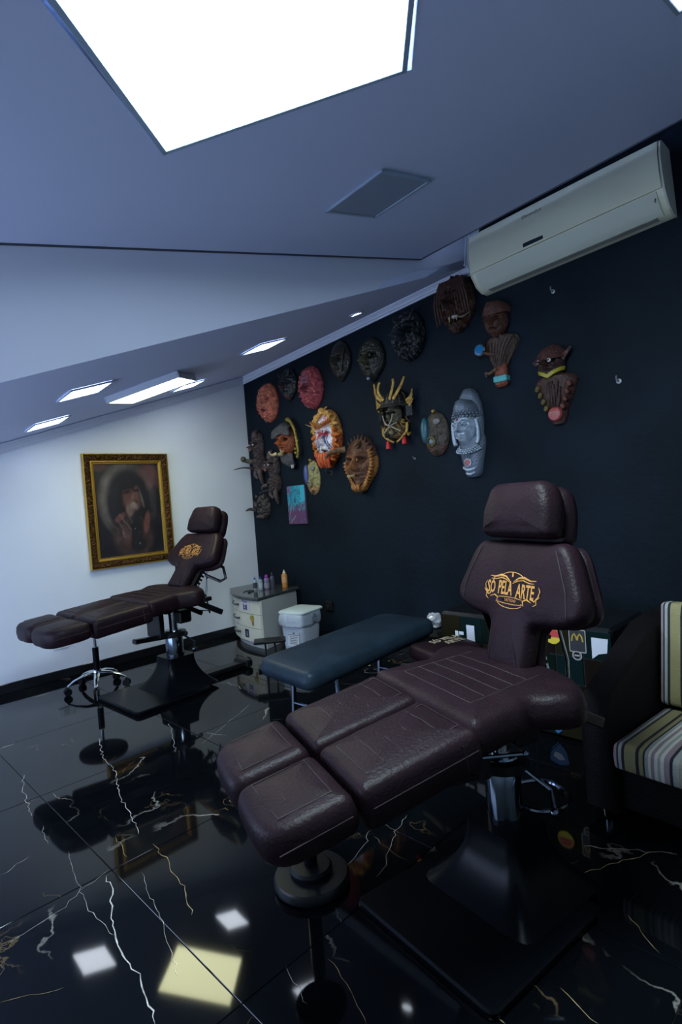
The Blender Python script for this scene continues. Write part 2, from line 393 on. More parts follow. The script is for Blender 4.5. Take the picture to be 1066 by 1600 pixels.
# cornices: stepped plaster strips
def cornice(name, pts, out, up, prof):
    """sweep profile (o,u) along straight runs"""
    q = MB(); rings = []
    for p, (o_, u_) in zip(pts, zip(out, up)):
        rings.append([Vector(p) + Vector(o_) * a + Vector(u_) * c for a, c in prof])
    q.loft(rings); return struct(q.build(name, CORN))
prof = [(0, 0), (.0, -.075), (.010, -.075), (.014, -.062), (.024, -.058), (.028, -.046), (.040, -.034), (.050, -.026), (.056, -.014), (.070, -.010), (.072, 0)]
fy = fold(0)
cornice('trim_1', [(0, 0, z3(0, 0)), (0, fy + .01, z3(0, fy)), (0, fy - .035, z1(0, YL) + LIFT)], [(-1, 0, 0)] * 3, [(0, .0, 1), (0, .35, .8), (0, .9, .3)], prof)
cornice('trim_2', [(0, 0, z3(0, 0)), (XW, 0, z3(XW, 0))], [(0, -1, 0)] * 2, [(0, 0, 1)] * 2, prof)
cornice('trim_3', [(0, fy - .03, z1(0, fy) + LIFT), (0, YR, z1(0, YR) + LIFT)], [(-1, 0, 0)] * 2, [(0, 0, 1)] * 2, [(a * 1.3, c * 1.3) for a, c in prof])
# baseboards
q = MB(); q.box((XW / 2, -.008, .036), (-XW, .016, .072), bev=.003); struct(q.build('baseboard_back', BASEM))
q = MB(); q.box((-.008, YR / 2, .036), (.016, -YR, .072), bev=.003); struct(q.build('baseboard_right', BASEM))

# ------------------------------------------------------------------ ceiling lights
BEZEL = mat('light_bezel', (.35, .45, .58), .45)
def plane_mat(p, nx, a=(1, 0)):
    """matrix on a sloped ceiling (gx,gy slopes): local x along a in plan, z pointing down into the room"""
    gx, gy = nx; d = Vector((gx, gy, -1)).normalized()
    ax = Vector((a[0], a[1], gx * a[0] + gy * a[1])).normalized(); bx = d.cross(ax).normalized()
    return frame_mat(p, ax, bx, d)
def led(px, py, side, label, lit, zf, slope, group, sy=None, bez=.012, name='square_downlight', col=(.80, .88, 1.0), L=None):
    t = thing(name, label, 'ceiling light', mw=plane_mat((px, py, zf(px, py)), slope), group=group)
    h = side / 2; hy = (sy or side) / 2
    q = MB()
    for sx, sy_, dx, dy in ((0, 1, 2 * h, bez), (0, -1, 2 * h, bez), (1, 0, bez, 2 * hy), (-1, 0, bez, 2 * hy)):
        q.box((sx * (h - bez / 2), sy_ * (hy - bez / 2), .0065), (dx, dy, .010), bev=.002)
    q.build('bezel', BEZEL, t)
    q = MB(); q.box((0, 0, .0045), (2 * h - 2 * bez, 2 * hy - 2 * bez, .006))
    q.build('diffuser', mat('led_diffuser_on' + str(L or ''), (.9, .9, .95), .5, emit=col, estr=L or L_LED) if lit else mat('led_diffuser_off', (.30, .36, .47), .5), t)
    return t
s3 = (.32, -.07); s1 = (.22, -.07); GL = 'square light panels in the low ceiling'
led(-2.14, -1.46, .255, 'lit square light panel left of the diamond box light, nearer the bulkhead', 1, z3, s3, GL)
led(-2.05, -.50, .255, 'lit square light panel farthest left, close to the white wall', 1, z3, s3, GL)
led(-.93, -.515, .235, 'lit square light panel behind the diamond box light, beside the wall corner', 1, z3, s3, GL)
led(-.90, -1.535, .255, 'lit square light panel right of the diamond box light, above the masks', 1, z3, s3, GL)
led(-1.49, -3.165, .335, 'switched-off grey square light panel between light box and air conditioner', 0, z1, s1, None, bez=.014)
led(-1.53, -4.44, .335, 'lit square light panel at the top right edge of the ceiling', 1, z1, s1, None, bez=.014, L=5.0)
# small round downlight over the masks
t = thing('downlight', 'small round lit downlight beside the cornice above the dark wall', 'ceiling light', mw=plane_mat((-.375, -1.965, z3(-.375, -1.965)), s3))
q = MB(); q.lathe([(.036, 0), (.055, 0), (.056, .006), (.040, .009), (.036, .004)], n=28, cap=False); q.build('trim_ring', CORN, t, True)
q = MB(); q.lathe([(.0005, .002), (.037, .002), (.037, -.004), (.0005, -.004)], n=28); q.build('lens', mat('led_diffuser_on', emit=(.80, .88, 1), estr=L_LED), t)
# surface mounted diamond box on the low ceiling
bc = Vector((-1.505, -1.01)); ba = Vector((.70, -.714)); bh = .262
t = thing('box_light', 'surface-mounted square box light turned like a diamond, warm glow', 'ceiling light', mw=plane_mat((bc.x, bc.y, z3(bc.x, bc.y)), s3, (ba.x, ba.y)))
q = MB(); th = .014; hb = .045
for sx, sy_, dx, dy in ((0, 1, 2 * bh, th), (0, -1, 2 * bh, th), (1, 0, th, 2 * bh), (-1, 0, th, 2 * bh)):
    q.box((sx * (bh - th / 2), sy_ * (bh - th / 2), hb / 2), (dx, dy, hb), bev=.002)
q.build('box_frame', mat('box_light_frame', (.45, .50, .58), .5), t)
q = MB(); q.box((0, 0, hb - .008), (2 * bh - 2 * th, 2 * bh - 2 * th, .008)); q.build('diffuser', mat('warm_diffuser', (.9, .9, .8), .5, emit=(1.0, 1.02, .62), estr=10.5), t)
# big recessed diamond light box in the slab
cx_ = (V0 + V2) / 2; e1 = (V1 - V0).normalized(); sd = .75 / 2
t = thing('light_box', 'large glowing white diamond light box recessed in the ceiling', 'ceiling light', mw=plane_mat((cx_.x, cx_.y, z1(cx_.x, cx_.y)), s1, (e1.x, e1.y)))
q = MB(); th = .018
for sx, sy_, dx, dy in ((0, 1, 2 * sd, th), (0, -1, 2 * sd, th), (1, 0, th, 2 * sd), (-1, 0, th, 2 * sd)):
    q.box((sx * (sd - th / 2), sy_ * (sd - th / 2), -.022), (dx, dy, .056), bev=.002)
q.build('recess_frame', BEZEL, t)
q = MB(); q.box((0, 0, -.042), (2 * sd - 2 * th, 2 * sd - 2 * th, .01)); q.build('diffuser', mat('light_box_diffuser', (.9, .92, .95), .5, emit=(.74, .92, 1.0), estr=L_BOX), t)

# ------------------------------------------------------------------ treatment chairs
def emblem(parent, mw, k=1.0):
    """embroidered gold badge: lettering with scrolls above and below"""
    e = MB(); V, F = text_mb('SÓ', .050, .0004, .66, 1.2, 0, True); e.add([v + Vector((-.100, -.004, .0008)) for v in V], F)
    V, F = text_mb('PELA', .050, .0004, .64, 1.3, 0, True); e.add([v + Vector((-.030, -.002, .0008)) for v in V], F)
    V, F = text_mb('ARTE', .050, .0004, .70, 1.3, 0, True); e.add([v + Vector((.066, -.006, .0008)) for v in V], F)
    V, F = text_mb('TATTOO', .014, .0004, 1.0, 1.0); e.add([v + Vector((0, -.040, .0008)) for v in V], F)
    def sw(pts, r): e.tube([(x, y, .0012) for x, y in pts], r, 5, flat=.4)
    for sx in (-1, 1):
        sw([(sx * x, y) for x, y in ((.008, .024), (.030, .038), (.055, .042), (.085, .034), (.112, .036))], [.0012, .003, .0045, .003, .001])
        sw([(sx * x, y) for x, y in ((.004, .018), (.028, .029), (.052, .033), (.080, .026), (.104, .026))], [.001, .0018, .0022, .0018, .001])
        sw([(sx * x, y) for x, y in ((.124, .018), (.132, .004), (.126, -.016), (.112, -.030), (.100, -.026), (.106, -.016))], [.001, .002, .003, .003, .002, .001])
        sw([(sx * x, y) for x, y in ((.100, -.036), (.078, -.028), (.060, -.036), (.066, -.050), (.054, -.046))], [.001, .0025, .003, .0025, .001])
        sw([(sx * x, y) for x, y in ((.135, -.012), (.120, -.024), (.122, -.038), (.108, -.046))], [.001, .002, .002, .001])
    sw([(.058 * cos(radians(a)), .030 + .026 * sin(radians(a))) for a in range(15, 170, 15)], .0014)
    sw([(.062 * cos(radians(a)), -.046 + .020 * sin(radians(a))) for a in range(190, 355, 15)], .0014)
    sw([(-.056, -.032), (-.02, -.029), (.02, -.029), (.056, -.032)], .0014); sw([(-.056, -.050), (-.02, -.052), (.02, -.052), (.056, -.050)], .0014)
    sw([(0, .040), (0, .056)], .003)
    o = e.build('emblem', GOLD, parent, mw=mw @ Matrix.Scale(k, 4)); o['label'] = 'gold embroidered lettering badge'
    return o

def seam(parent, runs, r=.0014, mw=None):
    q = MB()
    for p in runs: q.tube(p, r, 5)
    return q.build('stitching', STITCH, parent, mw=mw)

def shear_z(m, z0, u0):   # tilt about the lateral axis: z = z0 + m (u-u0), kept rigid
    a = math.atan(m); return Matrix.Translation((u0, 0, z0)) @ Matrix.Rotation(-a, 4, 'Y') @ Matrix.Translation((-u0, 0, 0))

def treatment_chair(name, label, loc, rz, zg, m, ms, rec, head_tilt, ring=False, rearbar=True, brot=0, k=1.0):
    t = thing(name, label, 'chair', loc, rz, 'brown leather treatment chairs')
    t.scale = (k, k, k); BR_ = Matrix.Rotation(brot, 4, 'Z')
    ML = shear_z(m, zg, -.61)
    for s_ in (1, -1):
        # foot pad
        po = [(-.845, s_ * .010), (-.622, s_ * .010), (-.622, s_ * .268), (-.845, s_ * .268)]
        if s_ < 0: po = po[::-1]
        rr = [.05, .03, .03, .10] if s_ > 0 else [.10, .03, .03, .05]
        pp = pad(rpoly(po, rr), -.092, 0, .030, .010, wob=.003, seed=s_ * 3).build('foot_pad', LEATHER, t, True, mw=ML)
        seam(pp, [[(-.80, s_ * .045, .0035), (-.66, s_ * .045, .0035), (-.66, s_ * .225, .0035), (-.79, s_ * .225, .0035), (-.80, s_ * .045, .0035)],
                  [(-.755, s_ * .09, .0075), (-.755, s_ * .18, .0075)], [(-.700, s_ * .09, .0075), (-.700, s_ * .18, .0075)], [(-.845 + .03, s_ * .27, -.045), (-.64, s_ * .27, -.045)]])
        # leg pad
        po = [(-.612, s_ * .007), (-.272, s_ * .007), (-.272, s_ * .272), (-.612, s_ * .272)]
        if s_ < 0: po = po[::-1]
        pp = pad(rpoly(po, .028), -.105, 0, .026, .012, wob=.0025, seed=s_ * 5).build('leg_pad', LEATHER, t, True, mw=ML)
        runs = [[(-.570, s_ * .055, .004), (-.300, s_ * .055, .004), (-.300, s_ * .225, .004), (-.570, s_ * .225, .004), (-.570, s_ * .055, .004)]]
        for k in range(1, 5): x = -.570 + k * .054; runs.append([(x, s_ * .058, .0065), (x, s_ * .14, .0115), (x, s_ * .222, .0065)])
        runs.append([(-.59, s_ * .2745, -.05), (-.29, s_ * .2745, -.05)]); runs.append([(-.33, s_ * .2745, -.02), (-.33, s_ * .2745, -.085)])
        seam(pp, runs)
    # seat with side wings
    zs = zg + m * .33 + .012
    MS = shear_z(ms, zs, -.28)
    half = [(-.295, .272), (-.13, .256), (-.090, .240), (-.055, .278), (.000, .314), (.050, .302), (.105, .23), (.125, .14)]
    po = [(x, -y) for x, y in half] + [(x, y) for x, y in half[::-1]]
    pp = pad(rpoly(po, [.04, .05, .03, .05, .08, .08, .06, .06] + [.06, .06, .08, .08, .05, .03, .05, .04]), -.095, 0, .036, .008, wob=.003, seed=9).build('seat', LEATHER, t, True, mw=MS)
    runs = [[(-.225, -.17, .004), (-.225, .17, .004)], [(-.225, .17, .004), (.03, .155, .006)], [(-.225, -.17, .004), (.03, -.155, .006)]]
    for k in range(1, 5): x = -.225 + k * .052; runs.append([(x, -.168 + .003 * k, .006), (x, 0, .0092), (x, .168 - .003 * k, .006)])
    seam(pp, runs)
    # backrest: local frame, x across (v), y up along the back, z forward
    br = radians(rec); zb = zs + ms * .40 - .01
    MBk = Matrix.Translation((.085, 0, zb)) @ frame_mat((0, 0, 0), (0, -1, 0), (sin(br), 0, cos(br)), (-cos(br), 0, sin(br)))
    half = [(.088, -.03), (.086, .125), (.20, .135), (.272, .165), (.276, .215), (.215, .345), (.185, .378)]
    po = [(x, y) for x, y in half] + [(-x, y) for x, y in half[::-1]]
    rr = [.02, .035, .03, .03, .05, .06, .04]
    ol = rpoly(po, rr + rr[::-1])
    bk = pad(ol, -.005, .062, .026, .010, wob=.002, seed=4).build('backrest', LEATHER, t, True, mw=MBk)
    pad(inset(ol, .004), -.040, -.008, .012, -.002).build('back_cover', LEATHER, t, True, mw=MBk)
    for s_ in (1, -1): seam(bk, [[(s_ * .165, .355, .064), (s_ * .222, .235, .066), (s_ * .232, .17, .064)]])
    emblem(bk, Matrix.Translation((.012, .225, .0715)), .92)
    # headrest, its own tilt
    ht = radians(head_tilt)
    MH = MBk @ Matrix.Translation((0, .392, .01)) @ Matrix.Rotation(ht, 4, 'X')
    po = [(-.155, .0), (.155, .0), (.150, .10), (.118, .175), (-.118, .175), (-.150, .10)]
    hd = pad(rpoly(po, [.03, .03, .03, .05, .05, .03]), .01, .088, .030, .012, wob=.0035, seed=2).build('headrest', LEATHER, t, True, mw=MH)
    po2 = [(-.150, -.022), (.150, -.022), (.148, .09), (.115, .165), (-.115, .165), (-.148, .09)]
    pad(rpoly(po2, .04), -.045, .006, .018, 0).build('headrest_backing', LEATHER, t, True, mw=MH)
    q = MB()
    for s_ in (1, -1): q.tube([(s_ * .05, .30, -.07), (s_ * .05, .44, -.07), (s_ * .05, .50, -.05)], .008, 8)
    q.build('headrest_rod', CHROME, t, True, mw=MBk)
    if not ring:
      q = MB(); q.tube([(.10, .22, -.06), (.19, .20, -.10), (.225, .14, -.13), (.20, .11, -.12), (.10, .12, -.06)], .010, 8)
      q.build('side_handle', STEEL, t, True, mw=MBk)
    # ratchet under the neck of the back
    q = MB(); q.box((0, .07, -.066), (.07, .20, .025), bev=.004)
    for k in range(7): q.box((.028, -.01 + k * .026, -.086), (.010, .012, .022))
    q.build('ratchet_bar', STEEL, t, mw=MBk)
    q = MB(); q.tube([(.045, .20, -.07), (.050, .03, -.16), (.040, -.05, -.19)], .006, 8); q.tube([(-.045, .20, -.07), (-.050, .03, -.16), (-.040, -.05, -.19)], .006, 8)
    q.build('back_strut', CHROME, t, True, mw=MBk)
    # under-frame
    q = MB()
    for s_ in (1, -1):
        q.box((-.05, s_ * .12, -.108), (.52, .035, .026), bev=.003)
        q.box((-.44, s_ * .13, -.118), (.34, .03, .022), bev=.003)
    q.box((-.10, 0, -.115), (.05, .26, .03), bev=.003); q.box((.12, 0, -.115), (.04, .26, .03), bev=.003)
    q.build('under_frame', STEEL, t, mw=MS)
    q = MB()
    q.box((.19, -.13, -.165), (.20, .030, .034), R=Matrix.Rotation(radians(32), 3, 'Y'), bev=.004)
    q.box((.09, -.08, -.155), (.16, .026, .028), R=Matrix.Rotation(radians(34), 3, 'Y'), bev=.004)
    q.build('recline_bar', STEEL, t, mw=MS)
    q = MB(); q.tube([(.13, -.10, -.17), (.20, -.115, -.19)], .004, 6); q.tube([(.22, -.05, -.10), (.235, -.05, -.22)], .006, 6)
    q.build('link_rod', CHROME, t, True, mw=MS)
    if ring: q = MB(); q.tube([(-.24, -.19, -.135), (-.13, -.24, -.14)], .006, 8); q.sphere((-.125, -.243, -.14), .010); q.build('seat_lever', DCHR, t, True, mw=MS)
    # lift column
    ztop = zs - .12
    q = MB(); q.lathe([(.055, .20), (.055, ztop - .14), (.050, ztop - .13)], n=24); q.build('column_cover', DCHR, t, True)
    q = MB(); q.lathe([(.030, ztop - .14), (.030, ztop + .01)], n=20); q.build('piston', CHROME, t, True)
    q = MB(); q.box((-.10, -.02, ztop - .155), (.36, .045, .028), R=Matrix.Rotation(radians(4), 3, 'Y'), bev=.006); q.lathe([(.075, ztop - .17), (.078, ztop - .165), (.078, ztop - .14), (.06, ztop - .135)], n=24)
    q.box((-.12, 0, ztop - .07), (.035, .16, .16), bev=.004); q.box((.05, -.03, ztop - .05), (.09, .10, .08), bev=.01)
    q.build('lift_bracket', STEEL, t, mw=None)
    q = MB(); q.tube([(.03, -.05, ztop - .16), (.07, -.13, ztop - .21), (.03, -.18, ztop - .235)], .007, 8); q.sphere((.025, -.185, ztop - .237), .013); q.build('pump_lever', DCHR, t, True)
    # flared foot and plate
    def sec(hx, hy, z, off=0): return [Vector((x + off, y, z)) for x, y in resample(rpoly([(-hx, -hy), (hx, -hy), (hx, hy), (-hx, hy)], min(hx, hy) * .5, 4), .03)]
    rings = []
    for k in range(13):
        f = k / 12; z = .024 + .195 * f; e = (1 - f) ** 2.2
        n0 = sec(.075 + .13 * e, .075 + .155 * e, z, .0)
        rings.append(n0)
    mn = min(len(r) for r in rings)
    N_ = 64; rings = []
    for k in range(13):
        f = k / 12; z = .024 + .195 * f; e = (1 - f) ** 2.4; hx = .090 + .105 * e; hy = .090 + .115 * e; pw = .5
        rg = []
        for i in range(N_):
            a = 2 * pi * i / N_; ca, sa = cos(a), sin(a); d = (abs(ca) ** 9 + abs(sa) ** 9) ** (1 / 9)
            rg.append(Vector((hx * ca / d, hy * sa / d, z)))
        rings.append(rg)
    q = MB(); q.loft(rings); q.build('flared_foot', GLOSSBLK, t, True, 30, mw=BR_)
    q = MB(); po = rpoly([(-.41, -.26), (.10, -.25), (.10, .25), (-.41, .26)], [.03, .05, .05, .03], 4)
    q.loft([[Vector((x, y, z)) for x, y in inset(po, d)] for d, z in ((.004, .001), (0, .006), (0, .020), (.006, .026))])
    q.build('base_plate', GLOSSBLK, t, True, mw=BR_)
    if rearbar:
        q = MB(); q.box((.33, 0, .022), (.40, .09, .036), bev=.008); q.box((.52, 0, .03), (.06, .16, .05), bev=.012); q.build('rear_foot', STEEL, t, mw=BR_)
    if ring:
        q = MB(); zr = .25; pts = [(.055, .03, zr), (.06, .085, zr), (.13, .10, zr), (.225, .07, zr), (.235, -.02, zr), (.19, -.085, zr), (.10, -.09, zr), (.055, -.05, zr)]
        P = [Vector(p) for p in pts]; sm = []
        for i in range(len(P)):
            a = P[i - 1]; b_ = P[i]; c_ = P[(i + 1) % len(P)]
            for k in range(5):
                u_ = k / 5; sm.append((a + b_) / 2 * (1 - u_) ** 2 + 2 * u_ * (1 - u_) * b_ + (b_ + c_) / 2 * u_ ** 2)
        sm.append(sm[0]); q.tube(sm, .008, 8); q.build('foot_ring', mat('black_chrome', (.10, .12, .15), .10, 1), t, True)
    return t
near = treatment_chair('treatment_chair', 'brown leather treatment chair in the foreground beside the striped sofa', (-1.863, -3.803, 0), radians(-20), .60, .19, .07, 15, 4, ring=True, rearbar=False, brot=radians(12))
far = treatment_chair('treatment_chair', 'brown leather treatment chair beneath the gold-framed portrait', (-1.515, -1.05, 0), radians(2.5), .590, .08, .06, 37, 16, k=1.10)

# ------------------------------------------------------------------ framed portrait on the white wall
def portrait():
    W, H = .743, .957; cx, cz = -1.294, 1.289
    t = thing('framed_portrait', 'ornate gold-framed dark portrait of a singer with microphone on white wall', 'picture', mw=wallA(cx, cz, -.004))
    GF = mat('gold_leaf', (.52, .33, .06), .38, .75, bump=.3, bscale=60); BZ = mat('carved_bronze', (.105, .050, .016), .33, .7, bump=.8, bscale=160, var=.85, vscale=95)
    def rail(x0, x1, y0, y1, z0, z1, m, name):
        for k in range(4):
            q = MB()
            o_ = [(x0, y0), (x1, y0), (x1, y1), (x0, y1)]
        return None
    def ring_bar(d0, d1, prof, name, m, carve=0):
        """four mitred rails between inset d0 and d1 with a height profile"""
        for k in range(4):
            q = MB(); cor = [(-W / 2, -H / 2), (W / 2, -H / 2), (W / 2, H / 2), (-W / 2, H / 2)]
            a = Vector(cor[k]); b = Vector(cor[(k + 1) % 4]); tdir = (b - a).normalized(); nd = Vector((-tdir.y, tdir.x)); L = (b - a).length
            n = 260 if carve else 2; rows = len(prof)
            V = []
            for i in range(n + 1):
                for j, (f, h) in enumerate(prof):
                    d = d0 + (d1 - d0) * f; s_ = d + (L - 2 * d) * i / n
                    p = a + tdir * s_ + nd * d; hh = h
                    if carve and 0 < j < rows - 1:
                        w_ = sin(s_ * 240 + 3.2 * sin(j * 1.3 + s_ * 60)) * cos((f - .5) * 7 + 2 * sin(s_ * 120))
                        hh = h + carve * (.55 * w_ + .6 * noise.noise(Vector((s_ * 60, f * 4 + k * 7, k))))
                    V.append((p.x, p.y, hh))
            F = [(i * rows + j, (i + 1) * rows + j, (i + 1) * rows + j + 1, i * rows + j + 1) for i in range(n) for j in range(rows - 1)]
            q.add(V, F); q.build(name, m, t, bool(carve), 60, recalc=False)
    ring_bar(0, .011, [(0, 0), (0, .030), (.3, .040), (.7, .040), (1, .028)], 'outer_bead', GF)
    ring_bar(.011, .060, [(0, .026), (.1, .032), (.22, .036), (.35, .038), (.5, .038), (.65, .035), (.78, .030), (.9, .024), (1, .018)], 'carved_rail', BZ, .017)
    ring_bar(.060, .072, [(0, .018), (.1, .027), (.8, .027), (1, .018)], 'inner_bead', GF)
    ring_bar(.072, .090, [(0, .017), (.6, .014), (.8, .020), (1, .011)], 'inner_slip', GF)
    # painted canvas: colours painted on a fine grid
    nx, ny = 110, 150; w, h = W - .172, H - .172; q = MB(); V = []; cols = []
    def el(x, y, cx_, cy_, rx, ry, rot=0, soft=.25):
        c_, s_ = cos(rot), sin(rot); dx, dy = x - cx_, y - cy_; u_ = (dx * c_ + dy * s_) / rx; v_ = (-dx * s_ + dy * c_) / ry
        d = sqrt(u_ * u_ + v_ * v_); return max(0, min(1, (1 + soft / 2 - d) / soft))
    def mixc(a, b, f): return tuple(a[i] + (b[i] - a[i]) * f for i in range(3))
    for j in range(ny + 1):
        for i in range(nx + 1):
            x, y = i / nx, j / ny; X, Y = (x - .5) * w, (y - .5) * h
            nz = noise.fractal(Vector((x * 6, y * 8, 1)), 1, 2, 4); n2 = noise.noise(Vector((x * 22, y * 30, 5)))
            c = (.012, .011, .016)
            c = mixc(c, (.10, .045, .045), .75 * el(x, y, .80, .86, .16, .14, .3, .5)); c = mixc(c, (.07, .03, .03), .7 * el(x, y, .08, .97, .12, .05, 0, .6)); c = mixc(c, (.06, .03, .03), .6 * el(x, y, .97, .82, .06, .10))
            halo = el(x, y, .48, .60, .42, .40, 0, .25) - el(x, y, .50, .56, .36, .38, 0, .3); c = mixc(c, (.15, .13, .12), max(0, halo) * (.9 if x < .5 else .45))
            c = mixc(c, (.012, .012, .017), el(x, y, .50, .64, .30, .30, .1, .3))                       # hair
            c = mixc(c, (.05, .03, .028), .9 * el(x, y, .53, .19, .30, .24, 0, .3) * (.6 + .8 * abs(nz)))  # coat
            f_ = el(x, y, .545, .625, .145, .15, -.12, .35); c = mixc(c, (.085, .042, .036), f_)           # face
            c = mixc(c, (.12, .070, .058), .5 * el(x, y, .62, .68, .06, .07, .2, .9)); c = mixc(c, (.02, .012, .014), .9 * el(x, y, .47, .69, .05, .018, .15, .6)); c = mixc(c, (.02, .012, .014), .9 * el(x, y, .625, .705, .045, .018, .1, .6))
            c = mixc(c, (.15, .08, .07), .7 * el(x, y, .56, .64, .025, .05, -.1, .8)); c = mixc(c, (.035, .012, .014), .9 * el(x, y, .585, .575, .05, .016, 0, .6))
            c = mixc(c, (.010, .010, .014), .95 * el(x, y, .50, .80, .17, .085, .25, .5)); c = mixc(c, (.010, .010, .014), .8 * el(x, y, .56, .755, .022, .06, .35, .6)); c = mixc(c, (.011, .011, .015), .9 * el(x, y, .71, .70, .06, .14, 0, .5))
            c = mixc(c, (.11, .098, .088), .6 * el(x, y, .70, .60, .018, .11, .28, .8))
            hand = el(x, y, .53, .50, .10, .075, .5, .4); c = mixc(c, (.13, .085, .075), hand * (.45 + .55 * (sin(34 * (x + y)) > -.2)))
            c = mixc(c, (.20, .19, .185), .8 * el(x, y, .555, .54, .048, .036, .5, .5) * (.4 + .6 * abs(n2))); c = mixc(c, (.012, .012, .014), .9 * el(x, y, .70, .455, .16, .055, .15, .3))
            c = mixc(c, (.012, .012, .015), .9 * el(x, y, .57, .25, .10, .22, -.1, .4)); c = mixc(c, (.012, .012, .015), .9 * el(x, y, .60, .11, .12, .07, 0, .3))
            c = mixc(c, (.15, .055, .05), .85 * el(x, y, .75, .34, .045, .12, -.25, .6)); c = mixc(c, (.13, .05, .045), .7 * el(x, y, .34, .42, .09, .035, .45, .6)); c = mixc(c, (.10, .05, .045), .5 * el(x, y, .42, .22, .06, .12, .1, .7))
            c = mixc(c, (.14, .13, .13), .55 * max(0, sin(60 * x + 40 * y + 3 * nz)) ** 3 * el(x, y, .40, .33, .12, .12, .3, .6))
            if n2 > .55 and el(x, y, .55, .25, .18, .20) > .5: c = mixc(c, (.2, .2, .2), .5)
            c = tuple(max(.006, v * (1 + .35 * nz)) for v in c)
            V.append((X, Y, .008)); cols.append(c)
    q.v = V; q.c = cols; q.f = [(j * (nx + 1) + i, j * (nx + 1) + i + 1, (j + 1) * (nx + 1) + i + 1, (j + 1) * (nx + 1) + i) for j in range(ny) for i in range(nx)]
    q.build('canvas', mat('oil_paint', (1, 1, 1), .42, vcol=True, bump=.15, bscale=200), t, recalc=False, vcol=True)
    q = MB(); q.box((0, 0, .002), (W - .04, H - .04, .006)); q.build('backing_board', STEEL, t)
portrait()

# small wall socket plate low on the white wall
t = thing('wall_socket', 'pale rectangular socket plate low on white wall behind the stool', 'socket', mw=wallA(-1.936, .271))
q = MB(); q.box((0, 0, .004), (.115, .075, .008), bev=.003); q.build('plate', mat('socket_plate', (.62, .68, .72), .5), t)
q = MB(); q.box((0, 0, .0085), (.04, .045, .003), bev=.001); q.build('insert', mat('socket_insert', (.45, .5, .55), .5), t)

# ------------------------------------------------------------------ air conditioner
def aircon():
    y0, y1 = -2.80, -3.905; L = y0 - y1; sl = math.atan(.056)
    mw = frame_mat((0, (y0 + y1) / 2, 2.715), (0, -cos(sl), sin(sl)), (0, sin(sl), cos(sl)), (-1, 0, 0))
    t = thing('air_conditioner', 'cream split air conditioner mounted high on the dark wall', 'air conditioner', mw=mw)
    CR = mat('cream_plastic', (.66, .66, .49), .30, var=.04, vscale=3, spec=.5)
    CR2 = mat('cream_plastic_shade', (.56, .59, .50), .35)
    def sweep(prof, xa, xb, name, m, smooth=True, bulge=0):
        q = MB(); n = 10; rings = []
        for k in range(n + 1):
            x = xa + (xb - xa) * k / n; f = 1 - (2 * k / n - 1) ** 2
            rings.append([Vector((x, yy, zz + (bulge * f if zz > .08 else 0))) for yy, zz in prof])
        q.loft(rings); return q.build(name, m, t, smooth, 35)
    H = .19
    sweep([(-.175, .002), (-.178, .07), (-.150, .125), (-.09, .172), (-.02, .180), (.15, .150), (.178, .125), (.180, .002)], -L / 2, L / 2, 'body', CR)
    sweep([(-.075, .178), (-.075, .188), (.02, .196), (.10, .188), (.168, .160), (.176, .142), (.176, .132), (.168, .140), (.10, .165)], -L / 2 + .004, L / 2 - .004, 'front_panel', CR, bulge=.006)
    sweep([(-.082, .176), (-.084, .186), (-.150, .140), (-.176, .085), (-.172, .080), (-.146, .130)], -L / 2 + .03, L / 2 - .03, 'louvre', CR2)
    q = MB(); q.box((0, -.1775, .075), (L - .12, .004, .05)); q.build('outlet_slot', mat('dark_slot', (.30, .31, .27), .6), t)
    q = MB()
    for k in range(22): q.box((-L / 2 + .05 + k * (L - .1) / 21, .1805, .06), (.006, .003, .10))
    q.build('intake_grille', CR2, t)
    q = MB(); q.box((-.125, -.052, .1945), (.125, .024, .004), bev=.001); q.build('display_window', mat('display', (.01, .018, .03), .15), t)
    text_obj('Electrolux', mat('logo_grey', (.10, .11, .11), .4), t, Matrix.Translation((-.115, .108, .1925)) @ Matrix.Rotation(radians(-14), 4, 'X'), .030, .0005)
    q = MB(); q.box((L / 2 - .04, -.108, .166), (.003, .06, .006), R=Matrix.Rotation(radians(-34), 3, 'X')); q.build('louvre_slit', BLACKM, t)
    for s_ in (-1, 1):
        q = MB(); pr = [(-.176, .0), (-.179, .07), (-.152, .128), (-.09, .176), (.02, .192), (.10, .184), (.166, .158), (.182, .128), (.182, .0)]
        q.loft([[Vector((s_ * (L / 2 + .001), a, b_)) for a, b_ in pr], [Vector((s_ * (L / 2 + .009), a * .985, b_ * .985)) for a, b_ in pr]]); q.build('end_cap', CR2, t, True, 35)
aircon()

